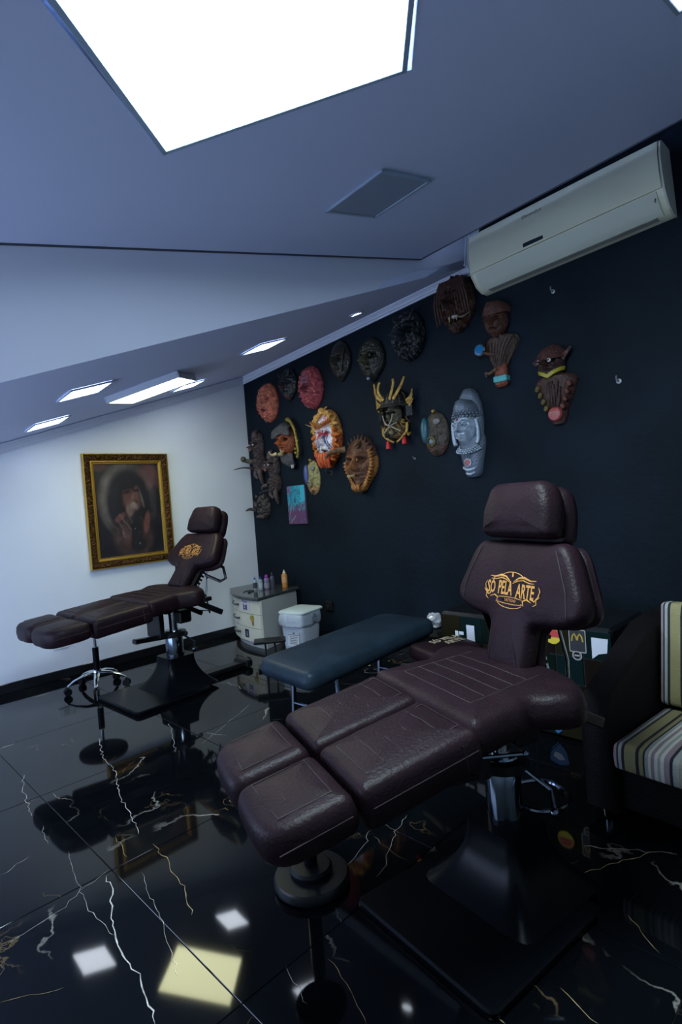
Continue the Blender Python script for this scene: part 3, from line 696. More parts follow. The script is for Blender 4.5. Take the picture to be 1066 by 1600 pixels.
# ------------------------------------------------------------------ drawer cabinet in the corner
def cabinet():
    t = thing('drawer_cabinet', 'cream bow-fronted three-drawer cabinet with dark stone top in the corner', 'cabinet')
    CAB = mat('cream_laminate', (.62, .62, .52), .35, var=.03); GR = mat('cabinet_side', (.50, .52, .50), .4); STN = mat('dark_granite', (.045, .055, .06), .10, var=.5, vscale=80)
    fl = Vector((-.345, -.055)); fr = Vector((-.575, -.79)); br = Vector((-.045, -.640)); bl = Vector((-.045, -.045))
    nrm = Vector((fr.y - fl.y, -(fr.x - fl.x))).normalized()
    if nrm.x > 0: nrm = -nrm
    def front(off=0, bow=.085, n=14): return [fl.lerp(fr, k / n) + nrm * (bow * (1 - (2 * k / n - 1) ** 2) + off) for k in range(n + 1)]
    def slab(z0, z1, off, bow=.085, side=0):
        d_ = (fr - br).normalized()
        P = front(off, bow); P[-1] = P[-1]; side_n = Vector((d_.y, -d_.x)); side_n = side_n if side_n.y < 0 else -side_n
        return [(p.x, p.y) for p in P] + [(br.x + side_n.x * side, br.y + side_n.y * side), (bl.x, bl.y)]
    q = MB(); q.prism(slab(0, 0, -.035), .002, .055); q.build('plinth', GR, t)
    q = MB(); q.prism(slab(0, 0, -.016), .055, .425); q.build('carcass', GR, t)
    zt = [.058, .180, .302, .424]
    for k in range(3):
        q = MB(); F = front(-.014); G_ = front(.004)
        rings = [[Vector((a.x, a.y, zt[k] + .002)), Vector((b_.x, b_.y, zt[k] + .002)), Vector((b_.x, b_.y, zt[k + 1] - .002)), Vector((a.x, a.y, zt[k + 1] - .002))] for a, b_ in zip(F, G_)]
        q.loft(rings); dr = q.build('drawer', CAB, t, True, 40)
        zc = (zt[k] + zt[k + 1]) / 2 + .006; P = front(.004); m_ = [P[5] + (P[6] - P[5]) * 0, P[6], P[7], P[8]]
        hp = [(P[5], .002, .008), (P[5].lerp(P[6], .5), .020, .004), (P[6], .024, -.002), (P[7], .024, -.003), (P[7].lerp(P[8], .5), .022, -.004), (P[8], .002, -.004)]
        q = MB(); q.tube([(p.x + nrm.x * d, p.y + nrm.y * d, zc + dz) for p, d, dz in hp], [.005, .006, .006, .007, .009, .009], 8); q.build('handle', mat('pewter', (.10, .12, .13), .3, .8), dr, True)
        # stickers on the drawer fronts
        def stk(i, f, dz): p = P[i].lerp(P[i + 1], f); td = (P[i + 1] - P[i]).normalized(); nn = Vector((td.y, -td.x)); nn = nn if nn.x < 0 else -nn; return frame_mat((p.x + nn.x * .0012, p.y + nn.y * .0012, zc + dz), (td.x, td.y, 0), (0, 0, 1), (nn.x, nn.y, 0))
        PUR = mat('sticker_indigo', (.03, .02, .12), .5)
        if k == 2:
            M_ = stk(10, .3, .008); q = MB(); q.box((0, 0, 0), (.15, .105, .001)); q.build('sticker', mat('sticker_white', (.62, .60, .68), .5), dr, mw=M_)
            text_obj('Thanks', PUR, dr, M_ @ Matrix.Translation((-.005, .030, .0012)), .034, .0003)
            q = MB()
            for (a, b_, w_, h_) in ((-.025, -.02, .016, .055), (.0, -.010, .02, .012), (.0, -.035, .02, .014), (.026, -.02, .018, .05), (.008, -.022, .01, .03)): q.box((a, b_, .0012), (w_, h_, .0006))
            q.build('sticker_print', PUR, dr, mw=M_)
        if k == 1:
            M_ = stk(12, .0, .0); q = MB(); q.prism(rpoly([(-.03, .02), (-.015, .045), (.03, .045), (.028, .0), (.024, -.045), (.0, -.045), (-.008, -.005)], .008), 0, .0008); q.build('sticker', mat('sticker_green', (.22, .30, .05), .5), dr, mw=M_)
            q = MB(); q.prism(rpoly([(-.014, .028), (.014, .03), (.012, -.01), (-.006, -.01)], .006), .0009, .0014); q.build('sticker_print', mat('sticker_orange', (.55, .20, .04), .5), dr, mw=M_)
            q = MB(); q.prism(rpoly([(.002, -.012), (.022, -.012), (.018, -.038), (.004, -.038)], .006), .0009, .0014); q.build('sticker_print', mat('sticker_pink', (.35, .06, .22), .5), dr, mw=M_)
        if k == 0:
            M_ = stk(10, .3, .0); q = MB(); q.box((0, 0, 0), (.062, .072, .001)); q.build('sticker', mat('sticker_navy', (.008, .01, .05), .4), dr, mw=M_)
            q = MB(); q.prism([(-.006, -.02), (.012, -.024), (.006, .004), (.010, .02), (-.004, .018)], .0009, .0014); q.build('sticker_print', mat('sticker_pale', (.5, .55, .7), .5), dr, mw=M_)
    # stone top
    P = front(.024, .092); P2 = [(p.x, p.y) for p in P]; P2[0] = (P2[0][0], -.02)
    e = (fr - fl).normalized() * .02
    P2[-1] = (P2[-1][0] + e.x, P2[-1][1] + e.y)
    top = P2 + [(br.x + .015, br.y - .025), (bl.x + .02, bl.y + .02)]
    q = MB(); q.loft([[Vector((x, y, z)) for x, y in inset(top, d)] for d, z in ((.004, .427), (0, .432), (0, .448), (.005, .453))]); q.build('stone_top', STN, t, True, 30)
cabinet()
ZT = .4535
def bottle(x, y, r, h, body, cap, label, name='ink_bottle', kind='bottle', group=None, nozzle=False):
    t = thing(name, label, kind, (x, y, ZT), group=group)
    q = MB(); q.lathe([(r * .92, 0), (r, .004), (r, h * .68), (r * .93, h * .74), (r * .5, h * .79), (r * .45, h * .82)], n=20); q.build('body', body, t, True)
    q = MB()
    if nozzle: q.lathe([(r * .55, h * .80), (r * .55, h * .87), (r * .25, h * .90), (r * .18, h)], n=14)
    else: q.lathe([(r * .62, h * .80), (r * .62, h * .95), (r * .5, h)], n=14)
    q.build('cap', cap, t, True)
    return t
CLR = mat('clear_plastic', (.45, .55, .62), .12, trans=.4, alpha=1); BLU = mat('blue_cap', (.02, .05, .35), .35); PURP = mat('purple_cap', (.30, .02, .36), .35)
G_B = 'small bottles on the cabinet top'
def band(o, r, z0, z1, m):
    q = MB(); q.lathe([(r + .0006, z0), (r + .0006, z1)], n=20, cap=False); q.build('paper_label', m, o, True)
t = bottle(-.335, -.400, .019, .125, CLR, BLU, 'leftmost small clear bottle with blue nozzle on the cabinet', group=G_B, nozzle=True); band(t, .019, .02, .07, mat('lab_dark', (.03, .04, .05), .5))
t = bottle(-.300, -.440, .020, .125, CLR, BLU, 'second clear bottle with blue nozzle on the cabinet', group=G_B, nozzle=True); band(t, .020, .02, .065, mat('lab_pale', (.35, .42, .48), .5))
t = bottle(-.250, -.470, .026, .135, mat('violet_liquid', (.18, .14, .26), .15), PURP, 'squat bottle with purple cap beside the two clear bottles', group=G_B); band(t, .026, .015, .06, mat('lab_grey', (.22, .22, .30), .5))
t = bottle(-.205, -.500, .022, .150, mat('smoky_bottle', (.06, .06, .09), .15), BLACKM, 'dark smoky bottle with black cap behind the purple-capped bottle', group=G_B)
t = bottle(-.12, -.575, .027, .165, mat('amber_soap', (.55, .23, .05), .3), mat('cream_cap', (.75, .65, .5), .4), 'tall amber orange bottle with pale nozzle near the dark wall', group=G_B, nozzle=True); band(t, .027, .05, .105, mat('lab_orange', (.60, .33, .14), .5))
q = MB(); P = [(-.47, -.40), (-.42, -.37), (-.38, -.38), (-.375, -.43), (-.41, -.455), (-.44, -.46)]
q.tube([(x, y, ZT + .004) for x, y in P], .0035, 6); q.box((-.452, -.465, ZT + .006), (.02, .03, .010), bev=.003); tag(q.build('coiled_cable', STEEL, None, True), 'thin black cable coiled on the cabinet top by the bottles', 'cable')

# ------------------------------------------------------------------ swing-lid bin with a liner
def bin_():
    cx, cy = -.330, -1.02; t = thing('waste_bin', 'white plastic waste bin with clear liner bag beside the cabinet', 'bin', (cx, cy, 0), radians(12))
    BW = mat('bin_white', (.60, .66, .76), .4)
    def rr(hx, hy, r=.04): return rpoly([(-hx, -hy), (hx, -hy), (hx, hy), (-hx, hy)], r, 4)
    hx, hy, H = .145, .125, .315
    q = MB(); q.loft([[Vector((x, y, z)) for x, y in rr(hx * s_, hy * s_)] for s_, z in ((.80, .001), (.83, .01), (.98, H - .02), (1.0, H))]); q.build('tub', BW, t, True)
    # crumpled liner hanging over the rim
    q = MB(); rings = []; n = 80
    for k, (s_, z) in enumerate(((1.01, H), (1.05, H - .004), (1.09, H - .03), (1.10, H - .06), (1.07, H - .088), (1.08, H - .098), (1.04, H - .094))):
        rg = []
        for i in range(n):
            a = 2 * pi * i / n; ca, sa = cos(a), sin(a); d = (abs(ca) ** 5 + abs(sa) ** 5) ** .2
            w_ = 1 + (.05 * noise.noise(Vector((ca * 5, sa * 5, k * .5))) + .025 * noise.noise(Vector((ca * 13, sa * 13, k)))) * (k / 4)
            left = max(0, -ca) ** 2 * .10 * min(1, k / 2.5)
            rg.append(Vector((hx * ca / d * (s_ * w_ + left), hy * sa / d * s_ * w_, z - (.02 * abs(noise.noise(Vector((ca * 3, sa * 3, 9)))) * k / 4))))
        rings.append(rg)
    q.loft(rings, cap=False)
    q.build('liner_bag', mat('liner_film', (.55, .62, .72), .25, bump=.6, bscale=60, alpha=.72), t, True, 180)
    q = MB(); q.loft([[Vector((x + .01, y, z)) for x, y in rr(hx * s_, hy * s_, .05)] for s_, z in ((1.04, H - .004), (1.10, H - .001), (1.11, H + .010), (1.02, H + .020), (.6, H + .026))]); q.box((hx * 1.14, 0, H + .004), (.03, hy * 1.5, .012), bev=.004); q.build('lid', mat('bin_lid', (.58, .68, .70), .4), t, True, 40)
    # printed panel on the room side and a hazard ring on the long side
    M_ = frame_mat((-hx * .905, -.02, .135), (0, -1, 0), (.09, 0, .996), (-.996, 0, .09))
    q = MB(); q.box((0, 0, .0015), (.12, .18, .0008)); q.build('print_panel', mat('bin_print_white', (.62, .65, .72), .5), t, mw=M_)
    q = MB(); q.box((0, .088, .0024), (.12, .003, .0006)); q.box((.0585, 0, .0024), (.003, .178, .0006)); q.box((0, .005, .0024), (.12, .004, .0006))
    for k in range(3):
        a = radians(90 + 120 * k); q.prism([(.024 * cos(a + d) * s_, .050 + .024 * sin(a + d) * s_) for d, s_ in ((-.5, .6), (-.45, 1.3), (.35, 1.3), (.6, .9), (.3, .55))], .0020, .0028)
    q.box((.0, .020, .0024), (.02, .012, .0006))
    for k in range(5): q.box((0, -.012 - k * .014, .0024), (.085 - .012 * (k % 2), .004, .0006))
    q.build('recycling_print', BLACKM, t, mw=M_)
    M2 = frame_mat((.01, -hy * 1.13, H - .055), (1, 0, 0), (0, -.06, .998), (0, -.998, -.06))
    q = MB()
    for k in range(3):
        a0 = radians(90 + 120 * k); q.tube([(.020 * cos(a0 + radians(d)) + .016 * cos(a0), .020 * sin(a0 + radians(d)) + .016 * sin(a0), .002) for d in range(-150, 151, 30)], .0032, 5, flat=.3)
    q.build('hazard_print', mat('print_grey', (.12, .15, .20), .5), t, mw=M2)
bin_()
# dark socket box on the dark wall
t = thing('socket_box', 'black socket box on the dark wall above the waste bin', 'socket', mw=wallB(-1.05, .30))
q = MB(); q.box((0, 0, .012), (.085, .085, .024), bev=.006); q.build('box', RUBBER, t); q = MB(); q.lathe([(.020, .024), (.020, .030), (.012, .030)], n=16); q.build('outlet', BLACKM, t)

# ------------------------------------------------------------------ blue-black treatment bench
def bench():
    t = thing('padded_bench', 'blue-black padded bench between the two treatment chairs', 'bench', (-1.235, -2.585, 0), radians(1))
    po = [(-.545, -.225), (.49, -.205), (.49, .205), (-.50, .215)]
    M_ = Matrix.Rotation(radians(-2.5), 4, 'Y')
    pad(rpoly(po, [.06, .09, .09, .07], 6), .415, .50, .035, .010, wob=.002).build('cushion', LEATHB, t, True, mw=M_)
    q = MB(); q.box((0, 0, .405), (.90, .34, .022), bev=.004); q.build('deck_board', STEEL, t, mw=M_)
    for x in (-.33, .36):
        q = MB(); q.tube([(x, -.16, .39), (x, -.19, .02)], .014, 8); q.build('leg', DCHR, t, True)
        q = MB(); q.tube([(x, .16, .39), (x, .19, .02)], .014, 8); q.build('leg', DCHR, t, True)
        q = MB(); q.tube([(x, -.175, .20), (x, .175, .20)], .009, 8); q.build('cross_bar', DCHR, t, True)
        for s_ in (-1, 1): q = MB(); q.lathe([(.018, 0), (.020, .004), (.018, .026), (.014, .03)], (x, s_ * .1905, 0), 12); q.build('rubber_foot', RUBBER, t, True)
    q = MB(); q.tube([(-.33, -.185, .08), (.36, -.185, .33)], .007, 8); q.build('brace', DCHR, t, True)
    q = MB(); q.tube([(.36, -.185, .33), (.36, -.185, .36)], .016, 10); q.build('brace_joint', CHROME, t, True)
bench()

# ------------------------------------------------------------------ rolling stool behind the far chair
def star_stool():
    t = thing('rolling_stool', 'rolling stool with chrome five-star base behind the far treatment chair', 'stool', (-1.865, -.52, 0), radians(10))
    q = MB(); q.lathe([(.022, .10), (.022, .30), (.016, .302)], n=16); q.build('column_sleeve', GLOSSBLK, t, True)
    q = MB(); q.lathe([(.012, .29), (.012, .44)], n=14); q.build('gas_lift', CHROME, t, True)
    q = MB(); q.lathe([(.03, .098), (.034, .105), (.034, .13), (.026, .14)], n=18); q.build('hub', CHROME, t, True)
    for k in range(5):
        a = radians(72 * k + 20); R_ = Matrix.Rotation(a, 4, 'Z')
        q = MB(); pts = [(.02, 0, .118), (.09, 0, .112), (.16, 0, .090), (.205, 0, .062)]
        q.tube(pts, [.022, .019, .016, .013], 10, flat=.55); leg = q.build('star_leg', CHROME, t, True, mw=R_)
        q = MB(); q.lathe([(.007, .045), (.007, .062)], (.205, 0, 0), 10)
        for s_ in (-1, 1): q.loft([[Vector((.205 + .026 * cos(u * pi / 8), s_ * z, .0265 + .026 * sin(u * pi / 8))) for u in range(16)] for z in (.005, .018)])
        q.build('caster', RUBBER, leg, True)
    pad([(.165 * cos(k * pi / 18), .165 * sin(k * pi / 18)) for k in range(36)], .44, .50, .025, .006).build('round_seat', LEATHER, t, True)
star_stool()

# round-based stand under the foot pads of the near chair
t = thing('round_base_stand', 'black stand with two-tier round base beneath the near foot pads', 'stand', (-2.245, -3.300, 0))
q = MB(); q.lathe([(.118, .001), (.124, .006), (.124, .026), (.118, .034), (.07, .036)], n=48); q.build('base_disc', mat('satin_black', (.004, .006, .008), .38, spec=.25), t, True)
q = MB(); q.lathe([(.068, .036), (.070, .040), (.070, .052), (.062, .060), (.03, .062)], n=40); q.build('upper_disc', mat('satin_black2', (.003, .0045, .006), .4, spec=.25), t, True)
q = MB(); q.lathe([(.022, .06), (.022, .30), (.018, .31), (.018, .40)], n=20); q.build('post', GLOSSBLK, t, True)
q = MB(); q.lathe([(.07, .40), (.085, .405), (.085, .425), (.07, .432)], n=28); q.build('top_plate', STEEL, t, True)

# low black side step behind the far chair
t = thing('side_step', 'low black step on twin posts between far chair and cabinet', 'step', (-.86, -1.28, 0), radians(-38))
q = MB(); q.box((0, 0, .215), (.24, .13, .02), bev=.006); q.build('tread', STEEL, t)
for s_ in (-1, 1): q = MB(); q.tube([(s_ * .035, 0, .205), (s_ * .035, 0, .02)], .008, 8); q.build('post', STEEL, t, True)
q = MB(); q.box((0, 0, .012), (.20, .11, .022), bev=.006); q.build('foot_plate', STEEL, t)

# ------------------------------------------------------------------ striped sofa at the right edge
def sofa():
    # local: x = depth (0 front -> + toward the dark wall), y = to the photographer's left end (+) , z up
    t = thing('sofa', 'dark brown leather sofa with striped cushions at the right edge', 'sofa', (-1.372, -3.945, 0), radians(-6))
    DK = mat_leather('dark_sofa_leather', (.0045, .0034, .004), .55)
    m = mat('striped_fabric', (.4, .4, .3), .85, bump=.3, bscale=220); nt = m.node_tree; N = nt.nodes
    tc = N.new('ShaderNodeTexCoord'); sp = N.new('ShaderNodeSeparateXYZ'); nt.links.new(tc.outputs['Object'], sp.inputs[0])
    mu = N.new('ShaderNodeMath'); mu.operation = 'MULTIPLY'; mu.inputs[1].default_value = -1 / .31; nt.links.new(sp.outputs['Y'], mu.inputs[0])
    fr_ = N.new('ShaderNodeMath'); fr_.operation = 'FRACT'; nt.links.new(mu.outputs[0], fr_.inputs[0])
    cr = N.new('ShaderNodeValToRGB'); cr.color_ramp.interpolation = 'CONSTANT'
    cre, taupe, olive, blk, pale, mauve, grey = (.52, .50, .36), (.22, .20, .17), (.21, .19, .085), (.008, .006, .012), (.50, .48, .40), (.23, .18, .20), (.25, .27, .26)
    seq = [(0, cre), (.03, mauve), (.085, blk), (.105, grey), (.14, blk), (.17, olive), (.29, blk), (.325, olive), (.37, blk), (.39, grey), (.425, pale), (.45, mauve), (.485, pale), (.52, grey), (.55, pale), (.585, mauve), (.64, blk), (.67, grey), (.73, taupe), (.77, olive), (.86, blk), (.88, olive), (.92, mauve), (.96, pale)]
    els = cr.color_ramp.elements
    els[0].position = 0; els[0].color = (*cre, 1); els[1].position = seq[1][0]; els[1].color = (*seq[1][1], 1)
    for p, c in seq[2:]:
        e = els.new(p); e.color = (*c, 1)
    nt.links.new(fr_.outputs[0], cr.inputs[0]); nt.links.new(cr.outputs[0], N['Principled BSDF'].inputs['Base Color'])
    Wd = 1.5
    # left arm: sloping up to the back, rounded front
    prof = [(.01, .055), (.0, .40), (.012, .455), (.05, .485), (.15, .53), (.30, .60), (.42, .65), (.62, .67), (.66, .055)]
    for y0 in (0.0, -Wd - .16):
        q = MB(); q.loft([[Vector((x + d, y0 + yy + .0, z + dz)) for x, z in prof] for yy, d, dz in ((.0, .012, -.012), (.012, 0, 0), (.100, 0, 0), (.112, .012, -.012))])
        q.build('arm', DK, t, True, 50)
    q = MB(); q.box((.36, -Wd / 2, .145), (.62, Wd, .17), bev=.01); q.build('seat_base', DK, t)
    q = MB(); q.box((.62, -Wd / 2, .40), (.12, Wd, .50), R=Matrix.Rotation(radians(8), 3, 'Y'), bev=.03); q.build('back_frame', DK, t)
    for k in range(2):
        def cush(x0, x1, z0, z1, M_=None, name='seat_cushion'):
            ya, yb = -.012 - k * Wd / 2, -.012 - (k + 1) * Wd / 2 + .01
            po = [(x0, yb), (x1, yb), (x1, ya), (x0, ya)]
            o_ = pad(rpoly(po, .018), z0, z1, .022, .012).build(name, m, t, True, mw=M_); return o_
        cush(-.012, .44, .232, .325)
        cush(0, .40, 0, .12, Matrix.Translation((.50, 0, .330)) @ Matrix.Rotation(radians(-82), 4, 'Y'), 'back_cushion')
    for x in (.06, .60):
        for y in (.05, -Wd - .08):
            q = MB(); q.lathe([(.018, 0.001), (.020, .01), (.024, .058)], (x, y, 0), 14); q.build('leg', DCHR, t, True)
sofa()

# ------------------------------------------------------------------ clutter behind the near chair, against the dark wall
def trunk():
    t = thing('patchwork_trunk', 'black trunk with patchwork panels and stickers behind the near chair', 'trunk', (-.555, -3.28, 0), radians(0))
    # local x depth, y along wall; front face looks to -x
    q = MB(); q.box((0, 0, .285), (.44, .94, .56), bev=.015); q.build('body', STEEL, t)
    PC = [mat('patch_olive', (.010, .0085, .0025), .8, spec=.08), mat('patch_teal', (.001, .0085, .009), .8, spec=.08), mat('patch_black', (.0015, .0015, .002), .8, spec=.08), mat('patch_brown', (.006, .0035, .002), .8, spec=.08), mat('patch_green', (.001, .006, .004), .8, spec=.08)]
    rnd = random.Random(5)
    for i in range(7):
        for j in range(4):
            q = MB(); w_ = .134; q.box((-.2225, .40 - i * .134, .08 + j * .134), (.005, w_ - .006, .128), bev=.002); q.build('patch', PC[(i * 2 + j * 3 + rnd.randint(0, 1)) % 5], t)
    def st(y, z): return frame_mat((-.2258, y, z), (0, -1, 0), (0, 0, 1), (-1, 0, 0))
    q = MB(); q.prism([(.040 * cos(k * pi / 16), .040 * sin(k * pi / 16)) for k in range(32)], 0, .001); q.build('round_sticker', mat('yellow_sticker', (.55, .42, .02), .5), t, mw=st(-.195, .505))
    q = MB(); q.prism([(.034 * cos(k * pi / 16), max(-.006, .034 * sin(k * pi / 16))) for k in range(32)], .0012, .002); q.build('red_field', mat('red_sticker', (.42, .03, .03), .5), t, mw=st(-.195, .505))
    q = MB(); q.prism(rpoly([(-.04, -.055), (.04, -.055), (.04, .055), (-.04, .055)], .008), 0, .001); q.build('card_sticker', mat('card_border', (.30, .29, .27), .5), t, mw=st(-.315, .495))
    q = MB(); q.prism(rpoly([(-.036, -.050), (.036, -.050), (.036, .051), (-.036, .051)], .006), .0012, .002); q.build('card_field', BLACKM, t, mw=st(-.315, .495))
    q = MB()
    for s_ in (-1, 1): q.tube([(s_ * .026, -.002, .003), (s_ * .022, .022, .003), (s_ * .013, .034, .003), (s_ * .005, .022, .003), (s_ * .001, .004, .003)], .004, 5, flat=.3)
    q.build('arch_print', mat('arch_yellow', (.35, .24, .02), .5), t, mw=st(-.315, .495))
    q = MB(); q.tube([(.020 * cos(k * pi / 10), .020 * sin(k * pi / 10), .001) for k in range(21)], .004, 5, flat=.3); q.box((0, 0, .001), (.026, .008, .001)); q.build('ring_sticker', mat('ring_grey', (.25, .25, .26), .5), t, mw=st(-.31, .425))
    q = MB(); q.prism([(-.03, -.055), (.0, -.03), (.038, -.02), (.045, .045), (-.03, .045)], 0, .001); q.build('paper_sticker', mat('paper_white', (.50, .52, .60), .5), t, mw=st(-.41, .475))
    q = MB(); q.box((0, 0, .001), (.02, .11, .001)); q.box((.03, .0, .001), (.03, .018, .001)); q.box((.03, .045, .001), (.03, .018, .001)); q.box((.03, -.045, .001), (.03, .018, .001)); q.build('letter_sticker', mat('letter_white', (.62, .66, .72), .5), t, mw=st(.36, .41))
    q = MB(); q.box((0, 0, .001), (.05, .13, .001)); q.build('strip_sticker', mat('paper_white'), t, mw=st(.27, .44))
    q = MB(); q.prism(rpoly([(-.05, .045), (.0, .06), (.05, .045), (.035, -.02), (0, -.055), (-.035, -.02)], .012), 0, .001); q.build('shield_sticker', mat('shield_blue', (.02, .10, .26), .5), t, mw=st(-.19, .075))
    q = MB(); q.prism([(-.03, .02), (.0, .034), (.03, .025), (.01, .0), (-.02, -.004)], .0012, .002); q.build('shield_print', mat('paper_white'), t, mw=st(-.19, .075))
trunk()
t = thing('spare_backrest', 'brown leather pad with pale lettering lying flat behind the dark bench', 'cushion', (-.99, -3.0, 0), radians(-20))
pad(rpoly([(-.17, -.13), (.15, -.12), (.15, .12), (-.17, .13)], .05), .38, .455, .03, .008).build('pad', LEATHER, t, True)
text_obj('SÓ PELA', mat('pale_thread', (.36, .29, .20), .6), t, Matrix.Translation((.02, .05, .4635)) @ Matrix.Rotation(radians(10), 4, 'Z'), .070, .0006, .75)
text_obj('ARTE', mat('pale_thread'), t, Matrix.Translation((.04, -.01, .4635)) @ Matrix.Rotation(radians(10), 4, 'Z'), .070, .0006, .75)
q = MB(); q.lathe([(.03, .0), (.03, .38)], n=16); q.build('post', STEEL, t, True); q = MB(); q.lathe([(.11, .001), (.11, .015), (.04, .03)], n=28); q.build('foot', STEEL, t, True)
t = thing('foil_bag', 'crumpled silvery plastic bag on the black case near the trunk', 'bag', (-.58, -2.62, 0))
q = MB(); q.sphere((0, 0, .45), (.045, .06, .045), 20, 12)
q.v = [(x + .018 * noise.noise(Vector((x * 40, y * 40, z * 40))), y + .018 * noise.noise(Vector((x * 40, y * 40, z * 40 + 9))), z + .012 * noise.noise(Vector((x * 50, y * 50, z * 50)))) for x, y, z in q.v]
q.build('crumpled_film', mat('foil', (.42, .44, .48), .3, .3), t, False); 
t = thing('equipment_case', 'small black equipment case against the dark wall behind the dark bench end', 'case', (-.56, -2.62, 0))
q = MB(); q.box((0, 0, .205), (.30, .22, .40), bev=.02); q.build('shell', RUBBER, t); q = MB(); q.tube([(-.155, -.05, .34), (-.175, -.04, .34), (-.175, .04, .34), (-.155, .05, .34)], .008, 8); q.build('handle', STEEL, t, True)

# canvas with teal and violet strokes
def lerp3_(a, b, f): f = max(0, min(1, f)); return tuple(a[i] + (b[i] - a[i]) * f for i in range(3))
def poster():
    t = thing('abstract_canvas', 'small tall canvas of teal and violet brush strokes on dark wall', 'painting', mw=wallB(-.713, 1.219))
    w, h = .252, .357; q = MB(); q.box((0, 0, .010), (w, h, .018)); q.build('stretcher', mat('canvas_side', (.10, .05, .10), .7), t)
    nx, ny = 60, 90; V = []; cols = []; q = MB()
    for j in range(ny + 1):
        for i in range(nx + 1):
            x, y = i / nx, j / ny; s_ = noise.fractal(Vector((x * 1.5, y * 1.5, 4)), 1, 2, 3)
            ang = .9 + .7 * s_; u_ = x * cos(ang) + y * 1.45 * sin(ang); v_ = -x * sin(ang) + y * 1.45 * cos(ang) + .25 * s_
            st = noise.noise(Vector((u_ * 2.2, v_ * 15, 3))) + .5 * noise.noise(Vector((u_ * 4, v_ * 30, 8)))
            vio = lerp3_((.12, .03, .10), (.05, .03, .10), st * 2 + .5); teal = lerp3_((.006, .07, .13), (.02, .30, .42), st * 1.6 + .45)
            c = lerp3_(vio, teal, (y - .36 + .25 * s_ + .15 * st) * 4)
            if y < .55 and st > .38: c = (.16, .20, .28)
            if x > .74 and y > .55 + .2 * (x - .74): c = lerp3_(c, (.03, .36, .50), .8)
            if x < .2 and y > .80: c = lerp3_(c, (.16, .05, .15), .8)
            V.append(((x - .5) * w, (y - .5) * h, .0195)); cols.append(c)
    q.v = V; q.c = cols; q.f = [(j * (nx + 1) + i, j * (nx + 1) + i + 1, (j + 1) * (nx + 1) + i + 1, (j + 1) * (nx + 1) + i) for j in range(ny) for i in range(nx)]
    q.build('painted_face', mat('acrylic_paint', (1, 1, 1), .5, vcol=True), t, recalc=False, vcol=True)
poster()

# ------------------------------------------------------------------ masks and sculptures on the dark wall
MASKM = mat('painted_resin', (1, 1, 1), .5, vcol=True, bump=.8, bscale=70, var=.45, vscale=38, spec=.35)
MASKG = mat('glossy_resin', (1, 1, 1), .28, vcol=True, bump=.9, bscale=60, var=.4, vscale=38, spec=.4)
GM = 'sculpted masks on the dark wall'
def ga(a, b, ca, cb, sa, sb): return exp(-((a - ca) / sa) ** 2 - ((b - cb) / sb) ** 2)
def lerp3(a, b, f): f = max(0, min(1, f)); return tuple(a[i] + (b[i] - a[i]) * f for i in range(3))
def face_h(a, b, p={}):
    """human-ish relief: brow, eyes, nose, cheeks, lips, chin (a,b in -1..1)"""
    g = p.get
    h = 0
    nb = g('nose', 1.0); h += .30 * nb * ga(a, b, 0, -.02, .13, .22) + .22 * nb * ga(a, b, 0, -.14, .17, .09)
    for s_ in (-1, 1):
        h += .13 * g('brow', 1) * ga(a, b, s_ * .34, .27 + g('tilt', 0) * .0, .24, .07)
        h -= .16 * g('eye', 1) * ga(a, b, s_ * .36, .13, .20, .09)
        h += .07 * g('ball', 1) * ga(a, b, s_ * .36, .12, .10, .055)
        h += .11 * ga(a, b, s_ * .48, -.12, .20, .16)
        h += .05 * ga(a, b, s_ * .17, -.16, .07, .06)
    h += .10 * g('lips', 1) * (ga(a, b, 0, -.37, .25, .045) + ga(a, b, 0, -.48, .21, .05)) - .10 * g('mouth', 1) * ga(a, b, 0, -.425, .24, .030)
    h += .13 * ga(a, b, 0, -.68, .20, .13) + .05 * ga(a, b, 0, .5, .5, .25)
    return h * 1.45
def relief(parent, name, W, H, D, hf, cf, shape=None, nr=26, na=72, m=None, dome=2.2, seed=0, fur=0.0, furs=14):
    q = MB(); V = [(0, 0, 0)]; cols = []
    def pt(a, b, r):
        d = (max(0, 1 - r ** dome)) ** .5 * .62
        e = min(1, (1 - r) * 5); hh = hf(a, b) * e
        n_ = 1.6 * fur * noise.fractal(Vector((a * furs + seed, b * furs, seed)), 1, 2, 3) * min(1, (1 - r) * 8 + .25)
        return d + hh + n_, hh + n_
    out = [];
    for i in range(nr + 1):
        r = i / nr; r = r ** .85
        for k in range(na if i else 1):
            t = 2 * pi * k / na; sh = shape(t) if shape else 1
            a, b = r * cos(t) * sh, r * sin(t) * sh
            dd, hv = pt(a, b, r); wob = 1 + (fur * .6 * noise.noise(Vector((cos(t) * 7, sin(t) * 7, seed + 3))) if i > nr - 4 else 0)
            out.append((a * W / 2 * wob, b * H / 2 * wob, max(.004, dd * D))); cols.append(cf(a, b, hv, r))
    q.v = out; q.c = cols
    F = [(0, 1 + k, 1 + (k + 1) % na) for k in range(na)]
    for i in range(1, nr):
        o0 = 1 + (i - 1) * na; o1 = 1 + i * na
        F += [(o0 + k, o1 + k, o1 + (k + 1) % na, o0 + (k + 1) % na) for k in range(na)]
    # skirt to the wall and back
    o1 = 1 + (nr - 1) * na; base = len(q.v)
    q.v += [(x * .985, y * .985, 0.001) for x, y, z in q.v[o1:o1 + na]]; q.c += q.c[o1:o1 + na]
    F += [(o1 + k, base + k, base + (k + 1) % na, o1 + (k + 1) % na) for k in range(na)]; F.append(tuple(base + k for k in range(na))[::-1])
    q.f = F
    return q.build(name, m or MASKM, parent, True, 75, recalc=False, vcol=True)
